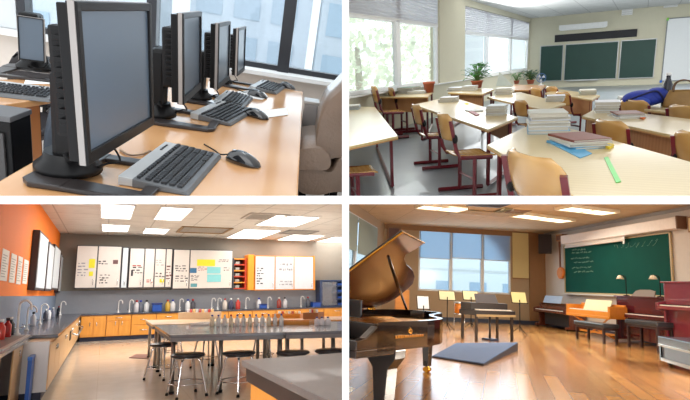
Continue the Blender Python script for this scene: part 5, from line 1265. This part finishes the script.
# ---- music stands
def mstand(lab, u, vb, u0, u1, v0, v1, pc=(214, 206, 150), first=None):
    f = R.px(u, vb, z=0); zt, z0 = R.px(u, v0, y=f.y).z, R.px(u, v1, y=f.y).z; w = R.px(u1, v0, y=f.y).x-R.px(u0, v0, y=f.y).x
    t = thing('music_stand', lab, 'music stand', R, (f.x, f.y, 0), 0, 'music stands')
    obj('pole', B().cyl((0, 0, .12), (0, 0, z0+.1), .016, 8), SOFTBLACK, t)
    for k in range(3):
        a = k*2*PI/3+.5; obj('leg', B().tube([(0, 0, .28), (.18*math.cos(a), .18*math.sin(a), .12), (.36*math.cos(a), .36*math.sin(a), .012)], .011, 6), SOFTBLACK, t)
    obj('desk', B().poly([(-w/2, 0, z0), (w/2, 0, z0), (w/2, .12, zt), (-w/2, .12, zt)], (0, .012, 0)), SOFTBLACK, t)
    obj('ledge', B().b2((-w/2, -.06, z0-.01), (w/2, .01, z0+.005)), SOFTBLACK, t)
    obj('sheet_music', B().poly([(-w/2+.02, -.012, z0+.01), (w/2-.02, -.012, z0+.01), (w/2-.02, .106, zt-.01), (-w/2+.02, .106, zt-.01)], (0, .006, 0)), mat('sheet_%d' % pc[0], pc, .7, var=.04), t)
mstand('music stand with cream sheets right of the electric organ', 520, 335.5, 514.5, 530, 292, 303)
mstand('music stand with cream sheets, leftmost before the windows', 447, 330.5, 441, 457.5, 291, 300, (206, 204, 168))
mstand('music stand with cream sheets just left of the electric organ', 471, 331, 461, 477, 291, 300, (206, 206, 170))
mstand('low music stand with white sheets beside the raised piano lid', 423, 334, 417, 429.5, 296, 309, (216, 226, 236))
# ---- orange drum
f = R.px(460, 330.5, z=0); y = f.y; z0, z1 = R.px(460, 315, y=y).z, R.px(460, 303, y=y).z; r = (R.px(465.5, 309, y=y).x-R.px(454.5, 309, y=y).x)/2
t = thing('floor_drum', 'orange tom drum on thin legs between the music stands', 'drum', R, (f.x, y, 0))
obj('shell', B().lathe([(r, z0), (r, z1)], n=28), wood('drum_orange', (220, 140, 50), (196, 110, 36), .25, .5, (1, 1, 8)), t)
for z in (z0, z1-.03): obj('hoop', B().lathe([(r*1.05, z), (r*1.05, z+.05)], n=28), CHROME, t)
obj('drum_head', B().lathe([(r*.96, z1+.02), (r*.96, z1+.03)], n=28), mat('drum_head', (230, 224, 210), .5), t)
for k in range(3):
    a = k*2*PI/3+.4; obj('leg', B().tube([(r*1.06*math.cos(a), r*1.06*math.sin(a), z0+.2), (r*1.06*math.cos(a), r*1.06*math.sin(a), .08), (r*1.3*math.cos(a), r*1.3*math.sin(a), .01)], .012, 6), CHROME, t)
# tan chair beside the lid
f = R.px(407, 330, z=0)
t = thing('wooden_chair', 'tan wooden chair half hidden behind the raised piano lid', 'chair', R, (f.x, f.y, 0), math.radians(30)); zb = R.px(407, 290, y=f.y).z
TW = wood('tan_chair_wood', (196, 140, 80), (170, 112, 58), .4)
obj('backrest', B().b2((-.3, .24, .55), (.3, .28, zb), .01), TW, t); obj('seat', B().b2((-.3, -.3, .44), (.3, .28, .48), .01), TW, t)
for sx in (-.26, .26):
    for sy in (-.26, .24): obj('leg', B().b2((sx-.02, sy-.02, 0), (sx+.02, sy+.02, .44)), TW, t)

# ---- upright pianos against the right wall (front faces local -y)
BUR = mat('burgundy_lacquer', (84, 26, 34), .2, coat=.8, var=.15); BRN = wood('piano_brown', (110, 62, 44), (84, 42, 32), .25, .5, (2, 2, 6))
def upright(lab, xw, u0, u1, vb, vt, m, d=.75, sheet=None, keysz=.62, knee=False):
    ya, yb_ = wx(u0, vb, xw).y, wx(u1, vb, xw).y; w = ya-yb_; H = (wx((u0+u1)/2, vt, xw).z)
    t = thing('upright_piano', lab, 'piano', R, (xw, (ya+yb_)/2, 0), -PI/2)   # local x runs toward the viewer
    h1 = H*keysz
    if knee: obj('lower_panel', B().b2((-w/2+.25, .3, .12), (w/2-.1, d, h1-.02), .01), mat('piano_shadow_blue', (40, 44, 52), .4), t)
    else: obj('lower_panel', B().b2((-w/2+.06, .26, .10), (w/2-.06, d, h1-.02), .01), m, t)
    obj('upper_panel', B().b2((-w/2+.04, .18 if not knee else .3, h1), (w/2-.04, d, H-.04), .01), m, t)
    obj('top_board', B().b2((-w/2-.02, .12 if not knee else .26, H-.04), (w/2+.02, d, H), .008), m, t)
    obj('keybed', B().b2((-w/2, -.06, h1-.10), (w/2, .3, h1-.01), .01), m, t)
    for sx in (-1, 1):
        obj('side_panel', B().poly([(sx*w/2, .0, 0.06), (sx*w/2, d, .06), (sx*w/2, d, H-.05), (sx*w/2, .2, H-.05), (sx*w/2, .2, h1+.12), (sx*w/2, -.06, h1+.06), (sx*w/2, -.06, h1-.12), (sx*w/2, .16, h1-.14), (sx*w/2, .16, .16), (sx*w/2, .0, .14)], (-sx*.08, 0, 0), .008), m, t)
        obj('caster', B().cyl((sx*(w/2-.04), .08, .03), (sx*(w/2-.10), .08, .03), .03, 10), BLACK, t)
    b = B(); n = 40
    for k in range(n): b.b2((-w/2+.12+k*(w-.24)/n, -.03, h1-.01), (-w/2+.12+(k+.9)*(w-.24)/n, .16, h1+.012))
    obj('white_keys', b, KW, t)
    b = B()
    for k in range(n-1):
        if k % 7 not in (2, 6): b.b2((-w/2+.12+(k+.7)*(w-.24)/n, .05, h1+.012), (-w/2+.12+(k+1.2)*(w-.24)/n, .16, h1+.03))
    obj('black_keys', b, BLACK, t)
    obj('fallboard', B().b2((-w/2+.09, .16, h1), (w/2-.09, .19, h1+.16), .005), m, t)
    if not knee:
        for k in (-1, 0, 1): obj('pedal', B().b2((k*.12-.03, .12, .05), (k*.12+.03, .27, .07), .004), BRASS, t)
    if sheet: obj('sheet_music', B().poly([(-w*.28, .1, H), (w*.28, .1, H), (w*.28, .2, H+sheet), (-w*.28, .2, H+sheet)], (0, .01, 0)), mat('sheet_blue', (150, 170, 196), .7, var=.15), t)
    return t, w, H, ya, yb_
upright('small brown upright piano with blue tinted sheets in the far corner', 10.3, 535, 566, 331, 303, BRN, .8, .28, .72, True)
tp, wp, Hp, _, _ = upright('wide burgundy upright piano with two lamps under the chalkboard', 10.1, 612, 673, 340, 296.5, BUR, .82)
obj('music_rest', B().poly([(-wp*.18, .12, Hp), (wp*.2, .12, Hp), (wp*.17, .22, Hp+.16), (wp*.08, .24, Hp+.20), (-wp*.08, .24, Hp+.20), (-wp*.15, .22, Hp+.16)], (0, .03, 0)), mat('rest_brown', (90, 70, 54), .5), tp)
upright('burgundy upright piano cut off by the right edge of the picture', 9.5, 660, 702, 352, 281, mat('wine_lacquer', (120, 44, 58), .25, coat=.6, var=.15), 1.0, None, .66)
# lamps on the wide piano
for u, lab in [(626.5, 'small black piano lamp with white shade, left of the two'), (660.5, 'small black piano lamp with white shade, right of the two')]:
    p = wx(u, 296, 10.55); p.z = Hp+.001; s = (wx(u, 276, 10.55).z-Hp)
    t = thing('piano_lamp', lab, 'lamp', R, tuple(p), -PI/2, 'piano lamps')
    sg = -1 if u < 640 else 1
    obj('base', B().lathe([(.09, 0), (.09, .02), (.02, .035)], n=14), SOFTBLACK, t)
    obj('pole', B().tube(smooth_path([(0, 0, .02), (0, 0, s*.7), (0, -.02, s*.95), (-.08*1, -.05, s*1.02), (-.16, -.06, s*.98)], 4), .014, 6), SOFTBLACK, t)
    obj('lamp_shade', B().lathe([(.03, .06), (.06, .05), (.12, -.06), (.11, -.06), (.05, .04)], (-.18, -.06, s*.94), 16), mat('shade_white', (226, 214, 190), .4), t)
# benches
def bench(lab, u0, u1, vb, vt, y=None, m=None, grp='piano benches'):
    a, c = R.px(u0, vb, z=0), R.px(u1, vb, z=0); ang = math.atan2(c.y-a.y, c.x-a.x); w = (c-a).length; H = R.px(u0, vt, y=a.y).z
    t = thing('piano_bench', lab, 'bench', R, (a.x, a.y, 0), ang, grp)
    obj('cushion', B().b2((0, 0, H-.12), (w, .55, H), .03), mat('bench_leather', (46, 48, 54), .4, bump=.2), t)
    obj('apron', B().b2((.04, .03, H-.19), (w-.04, .52, H-.121)), mat('bench_wood', (50, 32, 32), .4), t)
    for x in (.06, w-.06):
        for yy in (.06, .48): obj('leg', B().b2((x-.03, yy-.03, 0), (x+.03, yy+.03, H-.19), .004), mat('bench_wood', (50, 32, 32), .4), t)
    return t
def wbench(lab, u0, u1, vt, xw):
    ya, yb_ = wx(u0, 330, xw).y, wx(u1, 330, xw).y; w = ya-yb_; H = wx((u0+u1)/2, vt, xw).z
    t = thing('piano_bench', lab, 'bench', R, (xw, (ya+yb_)/2, 0), -PI/2, 'piano benches')
    obj('cushion', B().b2((-w/2, 0, H-.12), (w/2, .5, H), .03), mat('bench_leather', (46, 48, 54), .4, bump=.2), t)
    obj('apron', B().b2((-w/2+.04, .03, H-.19), (w/2-.04, .47, H-.121)), mat('bench_wood', (50, 32, 32), .4), t)
    for x in (-w/2+.06, w/2-.06):
        for yy in (.06, .44): obj('leg', B().b2((x-.03, yy-.03, 0), (x+.03, yy+.03, H-.19), .004), mat('bench_wood', (50, 32, 32), .4), t)
wbench('black cushioned bench in front of the orange keyboard', 574, 603, 322, 8.9)
wbench('black cushioned bench in front of the wide burgundy piano', 625, 657, 320.5, 9.3)
# orange keyboard (harpsichord like)
a, c = R.px(568.5, 333, z=0), R.px(610, 336, z=0); xk = 9.6
ya, yk = wx(568, 330, xk).y, wx(610, 330, xk).y; w = ya-yk; H = wx(589, 309, xk).z
t = thing('wooden_keyboard', 'orange wooden keyboard instrument with open music book and crossed legs', 'keyboard instrument', R, (xk, (ya+yk)/2, 0), -PI/2)
OWD = wood('honey_wood', (224, 150, 56), (200, 122, 36), .3, .3, (1, 6, 6))
obj('case', B().b2((-w/2, 0, H-.22), (w/2, .55, H-.04), .01), OWD, t)
obj('rail', B().b2((-w/2-.02, -.04, H-.26), (w/2+.02, .0, H-.18), .006), OWD, t)
b = B()
for k in range(36): b.b2((-w/2+.10+k*(w-.2)/36, .02, H-.04), (-w/2+.10+(k+.9)*(w-.2)/36, .2, H-.02))
obj('white_keys', b, KW, t)
for sx in (-1, 1): obj('end_block', B().b2((sx*w/2-.05, -.02, H-.24), (sx*w/2+.05, .55, H+.12), .01), OWD, t)
for sx in (-1, 1):
    obj('leg', B().tube([(sx*(w/2-.15), .08, H-.22), (sx*.15, .28, .35), (-sx*(w/2-.3), .45, .03)], .035, 4), OWD, t)
obj('back_board', B().b2((-w/2, .5, H-.2), (w/2, .55, H+.18), .006), OWD, t)
obj('cross_bar', B().b2((-w/2+.2, .3, .16), (w/2-.2, .36, .22)), OWD, t)
zz = wx(589, 299.5, xk).z
obj('music_book', B().poly([(-w*.30, .30, H-.02), (w*.30, .30, H-.02), (w*.30, .42, zz), (-w*.30, .42, zz)], (0, .02, 0)), mat('sheet_green', (206, 210, 176), .7, var=.05), t)
# grey road cabinet at right
a = R.px(662, 364.5, z=0); cpt = R.px(700, 377, z=0); ang = math.atan2(cpt.y-a.y, cpt.x-a.x); w = (cpt-a).length; H = R.px(661.5, 336, y=a.y).z
t = thing('stage_case', 'low grey equipment case with blue edges on castors at the right edge', 'equipment case', R, (a.x, a.y, 0), ang)
obj('body', B().b2((0, 0, .10), (w, 1.0, H-.17), .01), mat('case_grey_panel', (110, 120, 134), .45, var=.12), t)
obj('lid', B().b2((-.03, -.04, H-.168), (w+.03, 1.03, H), .02), mat('case_lid', (52, 62, 78), .25, coat=.4), t)
obj('trim_strip', B().b2((-.035, -.045, H-.20), (w+.03, -.0, H-.16)), SILVER, t)
obj('trim_strip', B().b2((-.02, -.03, .08), (w+.02, -.0, .14)), SILVER, t)
for x in (.0, w-.06): obj('corner_post', B().b2((x-.02, -.03, .08), (x+.05, .04, H-.17)), BLACK, t)
for x in (.1, w-.15):
    for yy in (.12, .88): obj('caster', B().cyl((x-.03, yy, .045), (x+.03, yy, .045), .045, 10).cyl((x, yy, .05), (x, yy, .10), .02, 6), BLACK, t)
# ================================================================== light
EXPOSURE = 0.15
w = bpy.data.worlds.new('world'); SC.world = w; w.use_nodes = True
bg = w.node_tree.nodes['Background']; bg.inputs['Color'].default_value = (.92, .96, 1, 1); bg.inputs['Strength'].default_value = 1.7
def area(room, p, d, size, power, col=(1, 1, 1), shape='RECTANGLE', spread=None):
    l = bpy.data.lights.new('lamp', 'AREA'); l.shape = shape; l.size = size[0]; l.size_y = size[1]; l.energy = power; l.color = col
    if spread: l.spread = spread
    o = bpy.data.objects.new('lamp', l); COL.objects.link(o)
    q = V3(d).to_track_quat('-Z', 'Y').to_matrix().to_4x4()
    o.matrix_world = room.W @ Matrix.Translation(p) @ q
    return o

XW2 = -5.2
# room 1: daylight from the big windows, ceiling light, and an added light on the towers
area(Q1, (.8, 3.6, 3.2), (-.5, -.8, -1.1), (3, 2), 45, (.95, .98, 1))
area(Q1, (-.6, .4, 3.4), (0, .35, -1), (3, 2.5), 30, (1, .97, .93))
area(Q1, (-3, 6, 9), (0, 1, -.5), (14, 6), 650, (.97, .99, 1))  # outdoor area light added to brighten the tower facades
# room 2: daylight from the window wall and the ceiling lamps
area(Q2, (XW2+.35, 9, 2.3), (1, -.1, -.1), (8, 2), 125, (.97, .99, 1))
area(Q2, (XW2+.35, 19, 2.3), (1, -.1, .05), (6, 2), 200, (.97, .99, 1))
for y, e in ((12, 150), (22, 400)): area(Q2, (1.5, y, 3.4), (0, 0, -1), (6, 4), e, (1, .98, .94))
# room 3: the lit ceiling panels, and an added fill light out of view at left
for cx, cy, lw, ll in LAMPS: area(Q3, (cx, cy, 3.54-.06), (0, 0, -1), (lw, ll), 75 if cy < 14 else 20, (1, .98, .95))
area(Q3, (-1.1, 3.2, 1.7), (.6, .8, -.1), (1.5, .6), 70, (1, .98, .95))
# room 4: daylight through the windows, fluorescent fittings, low sun, added fill and facade lights
area(Q4, (7.5, 20.7, 2.6), (-.1, -1, -.25), (5, 2), 60, (.72, .86, 1))
area(Q4, (7.5, 16, 3.8), (0, -.2, -1), (5, 3), 280, (1, .9, .74))
area(Q4, (5, 13.6, 3.4), (0, -.3, -1), (4, 1), 130, (1, .9, .74))
area(Q4, (9.6, 7, 2.2), (-.7, .3, -.5), (3, .8), 380, (1, .9, .76))  # unseen fill light added beyond the right edge
area(Q4, (10, 27, 8), (0, 1, -.7), (14, 5), 2600, (1, .98, .95))  # added outside to brighten the white building
l = bpy.data.lights.new('low_sun', 'SPOT'); l.energy = 420000; l.spot_blend = .1; l.spot_size = math.radians(8.4); l.shadow_soft_size = .25; l.color = (1, .9, .72)
so = bpy.data.objects.new('low_sun', l); COL.objects.link(so)
so.matrix_world = Q4.W @ Matrix.Translation((9.5, 60, 12.2)) @ V3((-3.2, -44, -12.2)).to_track_quat('-Z', 'Y').to_matrix().to_4x4()
# ------------------------------------------------------------------ the partition and slab between the rooms
CUT = 1.2
XL, XR, ZH = -0.0068, 0.0094, 0.0096
W0 = Room([[1,0,0],[0,1,0],[0,0,1]], 0, 0, 0)
pm = mat('partition_white', (255, 255, 255), .9, var=0)
struct('wall_middle', B().b2((XL, CUT, -16), (XR, 32, 16)), pm, W0, 'thin white partition between the left and right rooms')
struct('floor_slab', B().b2((-26, CUT, -ZH), (XL, 32, ZH)).b2((XR, CUT, -ZH), (26, 32, ZH)), pm, W0, 'thin white floor slab between upper and lower rooms')

bpy.context.view_layer.update()
def root_of(o):
    while o.parent: o = o.parent
    return o
dead = []
for o in list(SC.objects):
    if o.type != 'MESH': continue
    room = ROOM_OF.get(root_of(o).name)
    if room is None or room is W0: continue
    M = o.matrix_world
    cs = [M @ V3(c) for c in o.bound_box]
    if room.side < 0: pl = [(V3((XL-.001, 0, 0)), V3((1, 0, 0)))]
    else: pl = [(V3((XR+.001, 0, 0)), V3((-1, 0, 0)))]
    pl.append((V3((0, 0, (ZH+.001)*room.upper)), V3((0, 0, -room.upper))))
    pl.append((V3((0, .7, 0)), V3((0, -1, 0))))
    need = [(p, n) for p, n in pl if max((c-p).dot(n) for c in cs) > 0]
    if not need: continue
    me = o.data.copy(); o.data = me
    bm = bmesh.new(); bm.from_mesh(me); bm.transform(M)
    for p, n in need:
        if not bm.verts: break
        g = bm.verts[:]+bm.edges[:]+bm.faces[:]
        r = bmesh.ops.bisect_plane(bm, geom=g, dist=1e-6, plane_co=p, plane_no=n, clear_outer=True)
        es = [e for e in r['geom_cut'] if isinstance(e, bmesh.types.BMEdge) and e.is_boundary]
        if es:
            try: bmesh.ops.holes_fill(bm, edges=es, sides=0)
            except Exception: pass
    if len(bm.faces) == 0:
        dead.append(o); bm.free(); continue
    bm.transform(M.inverted()); bm.to_mesh(me); bm.free()
names = [o.name for o in dead]
def kill(o):
    for c in list(o.children): kill(c)
    bpy.data.objects.remove(o)
for n in names:
    o = bpy.data.objects.get(n)
    if o: 
        print('CUT AWAY', n, root_of(o).get('label')); 
        if not o.children: kill(o)
        else:
            par = o.parent
            kill(o)
# things whose every part lies beyond the cut are not part of the section
for o in list(SC.objects):
    if o.type == 'EMPTY' and o.parent is None and not o.children: print('EMPTY THING', o.name, o.get('label')); bpy.data.objects.remove(o)

# ------------------------------------------------------------------ camera
cd = bpy.data.cameras.new('camera'); cam = bpy.data.objects.new('camera', cd); COL.objects.link(cam)
cam.location = (0, 0, 0); cam.rotation_euler = (PI/2, 0, 0)
cd.sensor_fit = 'HORIZONTAL'; cd.sensor_width = 36; cd.lens = 36*F/690; cd.clip_start = .05; cd.clip_end = 400
SC.camera = cam
SC.view_settings.view_transform = 'Standard'; SC.view_settings.look = 'None'
SC.view_settings.gamma = 1; SC.view_settings.use_curve_mapping = False; SC.view_settings.exposure = EXPOSURE
try:
    SC.cycles.use_denoising = True; SC.cycles.max_bounces = 8; SC.cycles.transparent_max_bounces = 12
except Exception: pass
